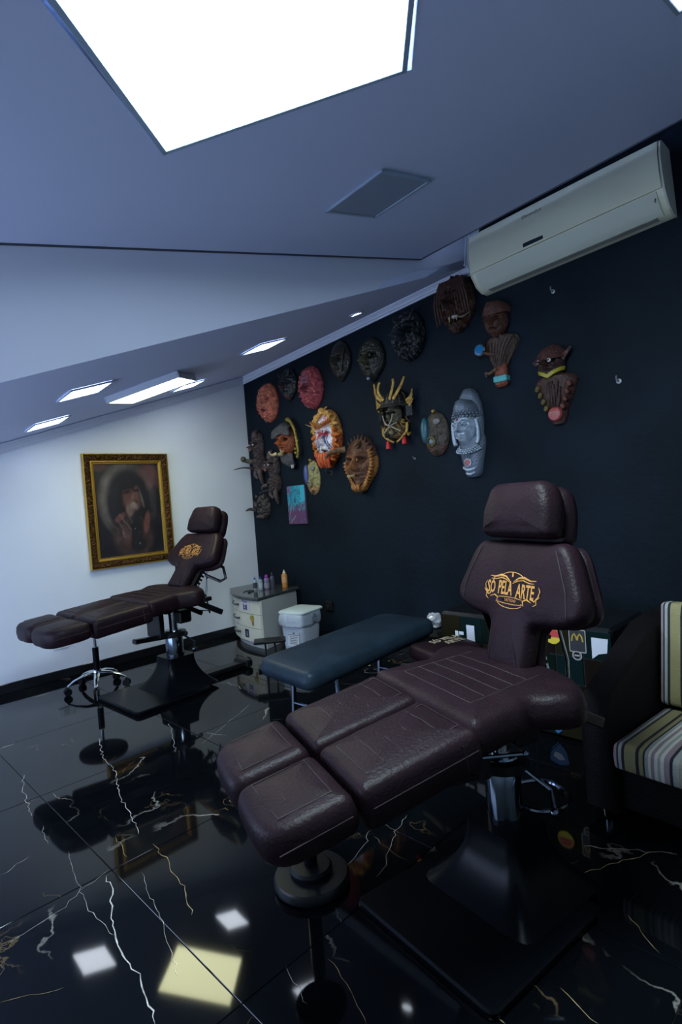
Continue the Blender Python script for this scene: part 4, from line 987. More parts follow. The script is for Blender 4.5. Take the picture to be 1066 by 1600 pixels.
def mask(label, y, z, name='wall_mask', cat='mask', group=GM): return thing(name, label, cat, mw=wallB(y, z, -.001), group=group)
def horn(t, pts, r0, r1, m, name='horn', n=10, flat=1):
    k = len(pts); q = MB()
    P = [Vector(p) for p in pts]; sm = []; seg = 5
    for i in range(k - 1):
        p0 = P[max(0, i - 1)]; p1 = P[i]; p2 = P[i + 1]; p3 = P[min(k - 1, i + 2)]
        for j in range(seg):
            u = j / seg; sm.append(.5 * ((2 * p1) + (-p0 + p2) * u + (2 * p0 - 5 * p1 + 4 * p2 - p3) * u * u + (-p0 + 3 * p1 - 3 * p2 + p3) * u ** 3))
    sm.append(P[-1]); L = len(sm) - 1
    q.tube(sm, [r0 + (r1 - r0) * i / L for i in range(L + 1)], n, flat=flat); return q.build(name, m, t, True)
def blob(t, c, r, m, name, n=14): q = MB(); q.sphere(c, r, n, 10); return q.build(name, m, t, True)
def solid(name, c, rough=.5, metal=0, bump=.7, bs=80): return mat(name, c, rough, metal, bump=bump, bscale=bs, var=.45, vscale=45, spec=.35)
egg = lambda t: 1 - .10 * max(0, -sin(t)) * abs(cos(t)) * 1.4
slim = lambda t: 1 - .16 * max(0, -sin(t)) ** 2 * abs(cos(t)) * 2
IV = solid('ivory', (.50, .40, .20)); EYE = mat('eye_white', (.6, .6, .62), .2); PUP = mat('eye_dark', (.02, .02, .025), .15)
OLDG = solid('old_gold', (.36, .22, .05), .4, .3); DKB = solid('dark_brass', (.12, .10, .035), .45, .4)

# orange curled mask by the corner
t = mask('brick-orange curly-haired mask at far left, nearest the wall corner', -.412, 2.218)
def cf(a, b, h, r):
    c = lerp3((.30, .075, .045), (.42, .13, .085), .5 + .9 * noise.noise(Vector((a * 14, b * 14, 1))))
    if ga(a, b, -.05, .0, .42, .55) > .45: c = lerp3(c, (.38, .14, .105), .7)
    for s_ in (-1, 1): c = lerp3(c, (.09, .02, .015), 1.1 * ga(a, b, s_ * .34, .12, .16, .07))
    return lerp3(c, (.07, .008, .012), 1.2 * ga(a, b, -.02, -.40, .28, .10))
relief(t, 'face', .288, .379, .14, lambda a, b: face_h(a, b, {'nose': .8}) + .14 * min(1, max(0, sqrt(a * a + b * b) - .55) * 6) * abs(sin(9 * math.atan2(b, a) + 14 * sqrt(a * a + b * b))), cf, fur=.09, furs=13, seed=1)
blob(t, (-.03, -.165, .035), (.022, .022, .018), solid('grey_bead', (.10, .09, .07)), 'chin_bead')
# black mask under the cornice
t = mask('black mask with red-tipped snout between orange and red masks', -.724, 2.327)
relief(t, 'face', .25, .305, .11, lambda a, b: face_h(a, b, {'nose': 1.0, 'brow': 1.2}), lambda a, b, h, r: lerp3((.006, .010, .013), (.22, .05, .055), .8 * ga(a, b, -.05, -.14, .12, .08) + .5 * ga(a, b, .1, -.78, .16, .12)), shape=slim, m=MASKG, fur=.05, seed=2)
for s_ in (-1, 1): horn(t, [(s_ * .05, .08, .05), (s_ * .075, .11, .06), (s_ * .070, .135, .05)], .020, .006, solid('black_horn', (.007, .011, .014), .3))
# crimson mask
t = mask('crimson mask framed by thick coiled curls with lilac forehead', -1.046, 2.241)
def cf(a, b, h, r):
    c = lerp3((.13, .015, .025), (.40, .085, .10), .5 + 1.1 * noise.noise(Vector((a * 13, b * 13, 7))))
    c = lerp3(c, (.15, .10, .16), ga(a, b, -.12, .30, .30, .24)); c = lerp3(c, (.05, .012, .02), ga(a, b, .0, -.02, .28, .22) * .8)
    return c
relief(t, 'face', .278, .386, .14, lambda a, b: face_h(a, b) * .9 + .22 * min(1, max(0, sqrt(a * a + b * b) - .5) * 5) * abs(sin(8 * math.atan2(b, a) + 10 * sqrt(a * a + b * b))), cf, fur=.09, furs=10, seed=3)
blob(t, (-.025, -.160, .045), (.020, .022, .018), solid('grey_bead', (.1, .09, .07)), 'chin_bead')
# two dark bronze faces
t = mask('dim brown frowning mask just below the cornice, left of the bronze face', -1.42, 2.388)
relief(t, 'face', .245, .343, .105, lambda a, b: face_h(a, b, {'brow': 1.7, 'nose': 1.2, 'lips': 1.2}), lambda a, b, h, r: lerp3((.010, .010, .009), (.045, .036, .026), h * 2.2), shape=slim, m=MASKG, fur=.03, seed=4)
horn(t, [(.05, -.10, .07), (.075, .0, .07), (.085, .09, .05)], .012, .006, solid('dim_bronze', (.035, .028, .02), .35), 'cheek_ridge')
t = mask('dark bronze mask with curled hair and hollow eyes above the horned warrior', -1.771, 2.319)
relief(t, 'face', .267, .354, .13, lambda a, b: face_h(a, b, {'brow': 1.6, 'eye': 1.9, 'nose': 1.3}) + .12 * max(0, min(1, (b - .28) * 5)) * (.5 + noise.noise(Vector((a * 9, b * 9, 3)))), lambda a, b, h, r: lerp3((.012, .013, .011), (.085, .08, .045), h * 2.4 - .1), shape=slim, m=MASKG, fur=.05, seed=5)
for s_ in (-1, 1): blob(t, (s_ * .045, .022, .088), .013, solid('bronze_eye', (.03, .03, .025), .2), 'eyeball')
blob(t, (-.015, -.145, .055), (.022, .020, .018), mat('blue_steel', (.12, .16, .22), .25, .6), 'chin_stud')
# shaggy black head
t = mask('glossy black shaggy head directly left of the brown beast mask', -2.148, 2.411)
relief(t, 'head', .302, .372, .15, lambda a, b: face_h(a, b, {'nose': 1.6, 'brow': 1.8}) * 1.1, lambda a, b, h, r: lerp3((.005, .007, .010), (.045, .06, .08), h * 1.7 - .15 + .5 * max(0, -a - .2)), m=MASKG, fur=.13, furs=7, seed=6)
BH = solid('black_horn', (.007, .011, .014), .3)
horn(t, [(.05, .10, .07), (.085, .14, .07), (.10, .175, .05)], .018, .004, BH); horn(t, [(-.05, .10, .07), (-.08, .125, .08), (-.09, .15, .07)], .018, .004, BH)
for k in range(9):
    a = radians(200 + k * 17); horn(t, [(.09 * cos(a), .11 * sin(a), .05), (.13 * cos(a), .16 * sin(a), .05), (.135 * cos(a) + .01, .19 * sin(a), .03)], .016, .005, BH, 'hair_lock', 8)
# brown maned beast
t = mask('large brown shaggy beast mask with fangs left of the air conditioner', -2.58, 2.519)
relief(t, 'head', .295, .40, .15, lambda a, b: face_h(a, b, {'nose': 1.5}) * .9 - .35 * ga(a, b, .05, -.55, .25, .16), lambda a, b, h, r: lerp3(lerp3((.022, .010, .008), (.075, .030, .020), .5 + 1.2 * noise.noise(Vector((a * 12, b * 4, 2)))), (.008, .005, .005), ga(a, b, .05, -.55, .22, .14)), shape=egg, fur=.16, furs=8, seed=7)
BR = solid('beast_brown', (.055, .023, .016))
for k in range(13):
    x = -.12 + k * .02; horn(t, [(x * .7, .15, .07), (x * 1.05, .02, .10), (x * 1.1, -.11 - .02 * cos(k), .07)], .014, .004, BR, 'mane_lock', 8)
for s_ in (-1, 1): horn(t, [(s_ * .03 + .01, -.10, .09), (s_ * .03 + .01, -.135, .095)], .007, .001, IV, 'fang')
blob(t, (.01, -.10, .075), (.022, .014, .02), mat('teeth_grey', (.3, .28, .28), .3), 'teeth')
horn(t, [(.04, -.10, .09), (.07, -.12, .10), (.11, -.115, .09), (.135, -.10, .08)], .007, .003, solid('bone_twig', (.18, .13, .09)), 'bone_pin')

# bust with blue disc
t = thing('wall_bust', 'brown hooded old man bust with blue disc and turquoise band', 'sculpture', mw=wallB(-2.876, 2.153, -.001), group='busts on the dark wall')
BRN = (.085, .035, .024)
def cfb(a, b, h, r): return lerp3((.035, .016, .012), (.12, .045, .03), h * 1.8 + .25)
MU = Matrix.Translation((.0, .155, .02))
o = relief(t, 'head', .165, .22, .12, lambda a, b: face_h(a, b, {'nose': 1.4, 'brow': 1.6, 'lips': 1.5}) + .05 * sin(18 * b) * ga(a, b, 0, -.5, .6, .3), cfb, shape=slim, fur=.03, seed=8); o.matrix_local = MU
q = MB(); q.loft([[Vector((x * s_, yy + x * x * 2, z)) for x, z in ((-.09, .0), (-.085, .06), (-.04, .11), (.03, .11), (.085, .06), (.09, 0))] for s_, yy in ((1.0, .19), (.98, .215), (.80, .25), (.40, .272))]); q.build('hood', solid('hood_brown', (.085, .032, .024)), t, True, 60)
q = MB(); N_ = 18
q.loft([[Vector((w_ * cos(pi * k / N_) + ox, yy + .012 * sin(k * 2.1), d_ * sin(pi * k / N_))) for k in range(N_ + 1)] for w_, d_, yy, ox in ((.04, .05, .065, .01), (.105, .07, .045, .02), (.12, .07, .02, .02), (.085, .065, -.06, .01), (.045, .05, -.13, .0), (.040, .045, -.17, 0))]); q.build('cloak', solid('cloak_brown', (.06, .036, .028)), t, True, 50)
for k in range(6):
    x = -.06 + k * .028; horn(t, [(x + .03, .03, .068), (x * .7 + .01, -.04, .070), (x * .3, -.13, .054)], .006, .004, solid('cloak_brown', (.06, .036, .028)), 'cloak_fold', 6)
q = MB(); q.lathe([(.0005, .0), (.034, 0), (.036, .006), (.034, .016), (.0005, .022)], n=28); dsc = q.build('blue_disc', mat('blue_enamel', (.01, .14, .34), .2), t, True, mw=Matrix.Translation((-.115, .0, .06)))
q = MB(); q.lathe([(.034, .002), (.040, .008), (.034, .015)], n=28, cap=False); q.build('disc_rim', DKB, t, True, mw=Matrix.Translation((-.115, .0, .06)))
horn(t, [(-.02, -.05, .06), (-.06, -.035, .07), (-.095, -.015, .065)], .016, .011, BR, 'arm')
horn(t, [(-.01, -.14, .05), (-.055, -.165, .06), (-.09, -.155, .055), (-.085, -.18, .05)], .014, .005, solid('tan_cloth', (.10, .055, .03)), 'trailing_sleeve')
q = MB(); q.box((.008, -.185, .026), (.088, .150, .05), bev=.014); q.build('pedestal', solid('pedestal_brown', (.17, .045, .025)), t)
q = MB(); q.box((.008, -.210, .028), (.094, .040, .056), bev=.006); q.build('turquoise_band', mat('turquoise', (.08, .38, .40), .4, var=.4, vscale=90), t)
# bust with yellow collar
t = thing('wall_bust', 'brown capped goblin bust with yellow collar and striped red medallion', 'sculpture', mw=wallB(-3.236, 1.824, -.001), group='busts on the dark wall')
o = relief(t, 'head', .165, .185, .12, lambda a, b: face_h(a, b, {'nose': 1.7, 'brow': 1.8}), lambda a, b, h, r: lerp3((.022, .011, .012), (.075, .03, .026), h * 1.6 + .2), fur=.04, seed=9); o.matrix_local = Matrix.Translation((-.015, .140, .025))
q = MB(); N_ = 20
q.loft([[Vector((-.015 + w_ * cos(pi * k / N_), yy - .02 * sin(pi * k / N_), .02 + d_ * sin(pi * k / N_))) for k in range(N_ + 1)] for w_, d_, yy in ((.100, .118, .172), (.098, .116, .180), (.086, .102, .188), (.078, .092, .215), (.052, .066, .244), (.01, .02, .256))]); q.build('cap', solid('cap_brown', (.075, .03, .027)), t, True, 60)
horn(t, [(.06, .16, .05), (.09, .185, .06), (.115, .215, .05)], .020, .004, solid('cap_brown', (.075, .03, .027)), 'pointed_ear', flat=.4); horn(t, [(-.09, .15, .06), (-.115, .165, .07)], .015, .004, solid('cap_brown', (.075, .03, .027)), 'pointed_ear', flat=.4)
for s_ in (-1, 1): blob(t, (-.015 + s_ * .033, .145, .135), .012, EYE, 'eyeball'); blob(t, (-.016 + s_ * .034, .145, .145), .006, PUP, 'pupil')
q = MB(); q.loft([[Vector((-.015 + r_ * cos(radians(a)), .060 + dy + .020 * abs(cos(radians(a))) * 2, .03 + r_ * .9 * sin(radians(a)))) for a in range(0, 181, 15)] for r_, dy in ((.066, -.015), (.080, -.010), (.083, .012), (.074, .012))]); q.build('collar', mat('yellow_collar', (.30, .26, .02), .5), t, True)
q = MB()
q.loft([[Vector((w_ * cos(pi * k / N_), yy, d_ * sin(pi * k / N_))) for k in range(N_ + 1)] for w_, d_, yy in ((.05, .05, .08), (.115, .075, .060), (.135, .075, .035), (.105, .075, -.05), (.065, .06, -.13), (.055, .055, -.19), (.035, .04, -.225))]); q.build('torso', solid('torso_brown', (.05, .022, .018)), t, True, 50)
for k in range(4):
    for s_ in (-1, 1): q = MB(); q.box((s_ * (.098 - k * .016), .0 - k * .042, .055), (.026, .036, .04), R=Matrix.Rotation(s_ * .35, 3, 'Z'), bev=.006); q.build('armour_plate', solid('olive_plate', (.10, .07, .02)) if s_ < 0 else solid('rust_plate', (.09, .025, .02)), t)
for k in range(14):
    a = random.Random(k).uniform(-.05, .05); horn(t, [(a, .03 - (k % 3) * .02, .075), (a * .9, -.03 - (k % 3) * .03, .082), (a * .6, -.075 - (k % 3) * .025, .07)], .009, .003, solid('fur_brown', (.035, .015, .012)), 'fur_tuft', 6)
q = MB(); q.lathe([(.0005, .0), (.042, 0), (.044, .008), (.036, .02), (.0005, .026)], n=26); q.build('medallion', mat('red_enamel', (.30, .05, .045), .4), t, True, mw=Matrix.Translation((.0, -.165, .052)))
q = MB()
for k in range(5): q.tube([(-.03 + .004 * abs(k - 2), -.016 + k * .009, .024 - .003 * abs(k - 2)), (0, -.012 + k * .008, .0265 - .003 * abs(k - 2)), (.03 - .004 * abs(k - 2), -.016 + k * .009, .024 - .003 * abs(k - 2))], .0022, 5)
q.build('pale_stripe', mat('pale_stripe', (.40, .28, .24), .5), t, mw=Matrix.Translation((.0, -.165, .052)))

# silver statue face
def buddha():
    t = thing('silver_head_plaque', 'silver serene long-eared head plaque with red dots', 'sculpture', mw=wallB(-2.619, 1.631, -.001))
    SV = mat('silver_paint', (.34, .41, .50), .36, .3, var=.35, vscale=25, bump=.4, bscale=60); SD = mat('silver_dark', (.12, .15, .20), .42, .3, bump=.5, bscale=90)
    N_ = 24
    def half(w_, d_, yy, ox=0): return [Vector((ox + w_ * cos(pi * k / N_), yy, d_ * sin(pi * k / N_))) for k in range(N_ + 1)]
    q = MB(); q.loft([half(*p) for p in ((.012, .012, .305), (.040, .045, .295), (.070, .065, .25), (.092, .060, .18), (.100, .055, .06), (.094, .055, -.02), (.106, .070, -.045), (.102, .072, -.10), (.080, .065, -.20), (.066, .055, -.265), (.050, .045, -.300), (.02, .02, -.308))]); q.build('back_slab', SD, t, True, 60)
    q = MB(); q.loft([half(w_, d_, yy, -.010) for w_, d_, yy in ((.02, .11, .225), (.064, .132, .212), (.088, .142, .175), (.096, .142, .135), (.094, .11, .10))]); q.build('hair_cap', SD, t, True, 60)
    q = MB()
    for i in range(7):
        rr_ = .099 - .003 * i - .0020 * i * i; yy = .106 + i * .0165
        for k in range(15 - i):
            a = pi * (k + .5) / (15 - i); q.sphere((-.010 + rr_ * cos(a), yy, .01 + (.137 - .004 * i) * sin(a)), .0085, 6, 4)
    o_ = q.build('hair_curl', SD, t, True); o_['kind'] = 'stuff'
    def cf(a, b, h, r): return (1, 1, 1)
    o = relief(t, 'face', .176, .262, .135, lambda a, b: face_h(a, b, {'nose': .55, 'brow': .6, 'eye': .6, 'ball': 1.2, 'lips': .6}), cf, shape=slim, m=SV, dome=2.6); o.matrix_local = Matrix.Translation((-.012, .032, .045))
    for s_ in (-1, 1):
        ex = s_ * .034 - .012
        horn(t, [(s_ * .006 - .012, .062, .150), (ex - s_ * .004, .083, .152), (ex + s_ * .018, .080, .140), (ex + s_ * .036, .064, .118)], .0035, .0022, SV, 'brow', 6)
        horn(t, [(ex - s_ * .018, .050, .138), (ex, .058, .146), (ex + s_ * .014, .055, .137), (ex + s_ * .024, .046, .124)], .0032, .0026, SV, 'eyelid', 6)
        horn(t, [(ex - s_ * .016, .047, .136), (ex, .042, .140), (ex + s_ * .020, .045, .126)], .0022, .0018, SD, 'lash_line', 6)
    horn(t, [(-.012, .066, .150), (-.012, .035, .166), (-.012, .006, .176)], .0065, .011, SV, 'nose_ridge', 8)
    horn(t, [(-.036, -.030, .150), (-.022, -.024, .160), (-.012, -.027, .163), (-.002, -.024, .160), (.012, -.030, .150)], .0032, .0032, SV, 'upper_lip', 6)
    horn(t, [(-.030, -.035, .150), (-.012, -.042, .160), (.006, -.035, .150)], .0045, .0045, SV, 'lower_lip', 6)
    for s_ in (-1, 1): horn(t, [(s_ * .090 - .008, .08, .075), (s_ * .098 - .008, .02, .07), (s_ * .094 - .008, -.05, .066), (s_ * .082 - .008, -.08, .07)], .012, .015, SV, 'long_ear')
    q = MB(); q.lathe([(.045, -.12), (.042, -.06)], (-.01, 0, .055), 20); q.build('neck', SV, t, True)
    for row in range(3):
        q = MB(); n = 12 + row
        for k in range(n):
            a = pi * (k + .5) / n; q.sphere((-.004 + (.070 + row * .011) * cos(a), -.088 - row * .012 - .03 * sin(a), .045 + .052 * sin(a)), .0085, 7, 5)
        q.build('necklace', SV, t, True)
    for k in range(5): horn(t, [(-.03 + k * .015, -.135, .082), (-.025 + k * .012, -.155, .084), (-.028 + k * .014, -.175, .078)], .005, .003, SD, 'tassel_relief', 6)
    RD = mat('red_stone', (.34, .07, .075), .3)
    blob(t, (-.014, .085, .152), .0065, mat('red_bindi', (.28, .01, .03), .3), 'forehead_dot')
    q = MB(); q.lathe([(.0005, .0), (.022, 0), (.021, .008), (.0005, .010)], n=24); q.build('red_roundel', RD, t, True, mw=Matrix.Translation((-.006, -.205, .064)))
    q = MB(); q.lathe([(.022, .0), (.029, .002), (.029, .008), (.022, .011)], n=24, cap=False); q.build('roundel_rim', SV, t, True, mw=Matrix.Translation((-.006, -.205, .064)))
    horn(t, [(-.05, -.235, .05), (-.01, -.255, .062), (.04, -.245, .05)], .012, .010, SV, 'lotus_lip'); horn(t, [(-.035, -.275, .045), (0, -.285, .05), (.03, -.272, .045)], .010, .008, SV, 'lotus_lip')
buddha()
# mechanical ovals
def mech(label, y, z, W, H, D, base, base2, side, sidem):
    t = mask(label, y, z, 'mechanical_mask')
    relief(t, 'shell', W, H, D, lambda a, b: .18 * ga(a, b, .0, -.05, .12, .5) - .12 * ga(a, b, -.35, .15, .12, .5) + (.10 if (abs(a - .25) < .05 or abs(b + .1 - .2 * a) < .035) else 0) + .12 * ga(a, b, -.05, -.75, .3, .12), lambda a, b, h, r: lerp3(base, base2, .5 + noise.noise(Vector((a * 5, b * 5, 2)))) if b > -.5 else lerp3(base, (base2[0] * 1.3, base2[1] * .6, base2[2] * .6), .6), fur=.03, seed=len(label))
    q = MB(); q.sphere((-W * .36, H * .10, D * .42), (W * .16, H * .30, D * .42), 18, 12); q.build('side_tube', sidem, t, True)
    q = MB(); q.lathe([(.0005, .0), (W * .17, 0), (W * .17, .010), (W * .11, .018), (W * .10, .008), (.0005, .006)], n=22); q.build('eyepiece', DKB if base[0] < .1 else solid('brass_ring', (.2, .17, .07)), t, True, mw=Matrix.Translation((-W * .06, -H * .17, D * .72)))
    blob(t, (-W * .06, -H * .17, D * .80), (W * .09, W * .09, .006), mat('lens_blue', (.10, .14, .22), .08), 'lens')
    for k in range(5): horn(t, [(W * .02, H * (-.36 + .0 * k) - k * .008, D * .62), (W * .14 - k * .004, -H * .37 - k * .008, D * .56)], .004, .003, solid('strap', (base[0] * .6, base[1] * .55, base[2] * .5)), 'grille_bar', 6)
    blob(t, (0, H * .50, .03), (.016, .014, .014), OLDG, 'top_knob'); blob(t, (W * .16, H * .26, D * .66), (W * .14, H * .07, .008), mat('etched_plate', (.22, .22, .22), .3, .5, bump=.8, bscale=120), 'side_plate')
    for k in range(8):
        a = 2 * pi * k / 8 + .3; blob(t, (W * .42 * cos(a), H * .42 * sin(a), D * .38), .006, solid('rivet', (.15, .13, .09), .4, .5), 'rivet', 8)
mech('brown mechanical oval mask with teal tube left of the silver head', -2.331, 1.661, .221, .325, .08, (.045, .036, .028), (.075, .060, .045), 1, mat('teal_tube', (.012, .085, .12), .4))
mech('olive-yellow mechanical oval mask with blue tube right of the teal canvas', -.962, 1.451, .186, .315, .06, (.20, .18, .065), (.27, .25, .11), 1, mat('indigo_tube', (.035, .055, .20), .4))

# horned warrior skull
def samurai():
    t = mask('golden-horned warrior skull mask with red tassels in the middle', -1.985, 1.868)
    BK = solid('lacquer_black', (.012, .013, .016), .3); SK = solid('skull_bone', (.13, .115, .075), .45)
    q = MB(); N_ = 22
    q.loft([[Vector((w_ * cos(pi * k / N_), yy, .02 + d_ * sin(pi * k / N_))) for k in range(N_ + 1)] for w_, d_, yy in ((.125, .115, .055), (.118, .112, .075), (.100, .098, .12), (.070, .075, .155), (.02, .03, .172))]); q.build('helmet', BK, t, True, 60)
    for k in range(7):
        a = pi * (k + .5) / 7; horn(t, [(.118 * cos(a), .06, .02 + .112 * sin(a)), (.095 * cos(a), .13, .02 + .092 * sin(a)), (.02 * cos(a), .172, .03 + .02 * sin(a))], .005, .003, DKB, 'helmet_rib', 6)
    q = MB(); q.loft([[Vector((r_ * cos(radians(a)), yy, .02 + r_ * sin(radians(a)) * .98)) for a in range(0, 181, 10)] for r_, yy in ((.120, .058), (.150, .040), (.152, .034), (.118, .05))]); q.build('helmet_brim', solid('brim_iron', (.05, .05, .045), .35, .4), t, True, 60)
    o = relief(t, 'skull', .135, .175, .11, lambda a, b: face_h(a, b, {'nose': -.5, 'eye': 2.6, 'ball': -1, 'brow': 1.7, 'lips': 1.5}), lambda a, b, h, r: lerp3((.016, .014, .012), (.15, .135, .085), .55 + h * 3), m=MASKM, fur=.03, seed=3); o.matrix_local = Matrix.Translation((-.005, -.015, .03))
    for s_ in (-1, 1):
        horn(t, [(s_ * .03, .09, .13), (s_ * .065, .15, .14), (s_ * .075, .20, .13), (s_ * .065, .235, .12)], .013, .011, OLDG, 'crest_horn', flat=.45)
        horn(t, [(s_ * .055, .09, .12), (s_ * .11, .145, .12), (s_ * .135, .20, .10), (s_ * .150, .24, .09)], .015, .008, OLDG, 'crest_horn', flat=.45)
        for k in range(3): horn(t, [(s_ * .12, .07 - k * .03, .05), (s_ * .165, .10 - k * .025, .05), (s_ * .178, .15 - k * .035, .04)], .014, .004, OLDG, 'side_flame', flat=.5)
        q = MB(); q.box((s_ * .145, -.005, .05), (.05, .085, .012), R=Matrix.Rotation(s_ * .5, 3, 'Y'), bev=.003); q.build('cheek_guard', BK, t)
        horn(t, [(s_ * .115, -.09, .05), (s_ * .115, -.15, .06), (s_ * .07, -.195, .065), (s_ * .015, -.225, .06)], .014, .007, OLDG, 'jaw_tusk', flat=.7)
        horn(t, [(s_ * .05, -.02, .13), (s_ * .03, -.075, .135), (s_ * -.01, -.105, .13)], .005, .004, solid('cord_pale', (.30, .27, .20)), 'cord', 6)
        horn(t, [(s_ * .08, -.15, .09), (s_ * .0, -.105, .11), (s_ * -.06, -.085, .10)], .007, .005, solid('cord_pale', (.30, .27, .20)), 'cross_bone', 6)
    o = relief(t, 'collar_relief', .20, .15, .09, lambda a, b: .2 * abs(sin(9 * a + 4 * b)), lambda a, b, h, r: lerp3((.045, .025, .015), (.30, .19, .06), h * 3.2), fur=.10, furs=9, seed=11); o.matrix_local = Matrix.Translation((0, -.125, .01))
    blob(t, (.005, -.155, .10), (.022, .020, .018), SK, 'small_skull')
    for k in range(16):
        r_ = random.Random(k); x = r_.uniform(-.13, .13); yy = r_.uniform(-.17, -.04); horn(t, [(x, yy, .05), (x * 1.15, yy - .02, .075), (x * 1.3, yy + r_.uniform(-.05, .02), .06)], .010, .003, (OLDG, BK, solid('rust_bit', (.10, .035, .015)))[k % 3], 'collar_spike', 6)
    RT = mat('red_tassel', (.55, .012, .018), .6)
    for x, yy in ((-.085, -.205), (.075, -.185)):
        q = MB(); q.tube([(x, yy + .05, .05), (x, yy, .045)], .0025, 6); q.build('tassel_cord', RT, t, True)
        q = MB(); q.lathe([(.008, .0), (.014, -.008), (.021, -.060), (.0195, -.062)], n=14); q.build('tassel', RT, t, True, mw=Matrix.Translation((x, yy, .045)) @ Matrix.Rotation(radians(-90), 4, 'X'))
samurai()
# white-faced theatre mask
def kabuki():
    t = mask('white-faced theatre mask with orange mane and blue cheek stripes', -1.215, 1.769)
    wh, rd, org, bl = (.62, .60, .66), (.36, .012, .035), (.52, .15, .025), (.035, .055, .16)
    def hfn(a, b): return face_h(a, b, {'nose': .95, 'brow': 1.3, 'lips': 1.1, 'mouth': 1.4}) - .10 * ga(a, b, 0, -.45, .22, .05)
    def cf(a, b, h, r):
        inside = sqrt((a / .74) ** 2 + ((b - .06) / .80) ** 2)
        c = wh
        c = lerp3(c, rd, 1.2 * (ga(a, b, -.22, .16, .20, .10) + ga(a, b, .22, .16, .20, .10)) + .9 * ga(a, b, 0, .05, .07, .16))
        for s_ in (-1, 1):
            for k in range(2):
                x0 = s_ * (.20 + .15 * k); d = abs(a - x0 - s_ * (.06 - (b + .12) * .55)); 
                if d < .045 and -.42 < b < .10 and abs(a) > .12: c = bl
        c = lerp3(c, (.08, .0, .01), 1.3 * ga(a, b, 0, -.43, .20, .05)); c = lerp3(c, org, 1.5 * ga(a, b, 0, -.70, .50, .14))
        if b > .66 - .2 * abs(a): c = lerp3(c, rd, .5)
        if inside > 1: c = lerp3(org, (.55, .33, .12) if b > .1 else (.40, .045, .02), .5 + .9 * noise.noise(Vector((a * 9, b * 9, 5))))
        return c
    relief(t, 'face', .317, .510, .155, hfn, cf, fur=.015, shape=slim, seed=5)
    OG = solid('mane_orange', (.46, .12, .018)); OY = solid('mane_amber', (.52, .28, .07)); RDm = solid('beard_red', (.40, .035, .015)); rnd = random.Random(3)
    for k in range(26):   # curls around the face
        a = radians(-55 + k * 11.5); x, yy = .135 * cos(a), .225 * sin(a) + .005; m_ = OY if sin(a) > .25 else OG
        d = .05; j1, j2 = rnd.uniform(-.03, .03), rnd.uniform(-.04, .04); horn(t, [(x * .92, yy * .94, d + .02), (x * 1.0 + j1 * .5, yy * 1.0 + j2 * .5, d + .035), (x * 1.08 - j1, yy * 1.07, d + .01), (x * .96, yy * 1.05 - j2, d - .02)], rnd.uniform(.016, .028), .006, m_, 'mane_curl', 8)
    for s_ in (-1, 1):
        for k in range(8): x = s_ * (.02 + k * .013); horn(t, [(x, .085 + .006 * k, .135 - .006 * k), (x * 1.05, .105 + .006 * k, .165 - .007 * k), (x * 1.15, .120 + .006 * k, .170 - .008 * k)], .011, .002, OG, 'eyebrow_tuft', 6)
        horn(t, [(s_ * .045, .10, .145), (s_ * .060, .115, .20), (s_ * .055, .125, .235)], .008, .001, IV, 'brow_spike', 6)
    for k in range(11):
        x = -.075 + k * .015; horn(t, [(x, -.125, .115), (x * .95, -.19, .125 - abs(x) * .3), (x * .8, -.245 + rnd.uniform(-.01, .01), .085)], .014, .006, OG if k % 2 else RDm, 'beard_lock', 8)
    for s_ in (-1, 1):
        blob(t, (s_ * .048, .055, .118), .014, EYE, 'eyeball'); blob(t, (s_ * .049, .055, .130), .007, PUP, 'pupil')
        horn(t, [(s_ * .025, -.095, .135), (s_ * .027, -.075, .14)], .005, .001, IV, 'fang', 6)
kabuki()
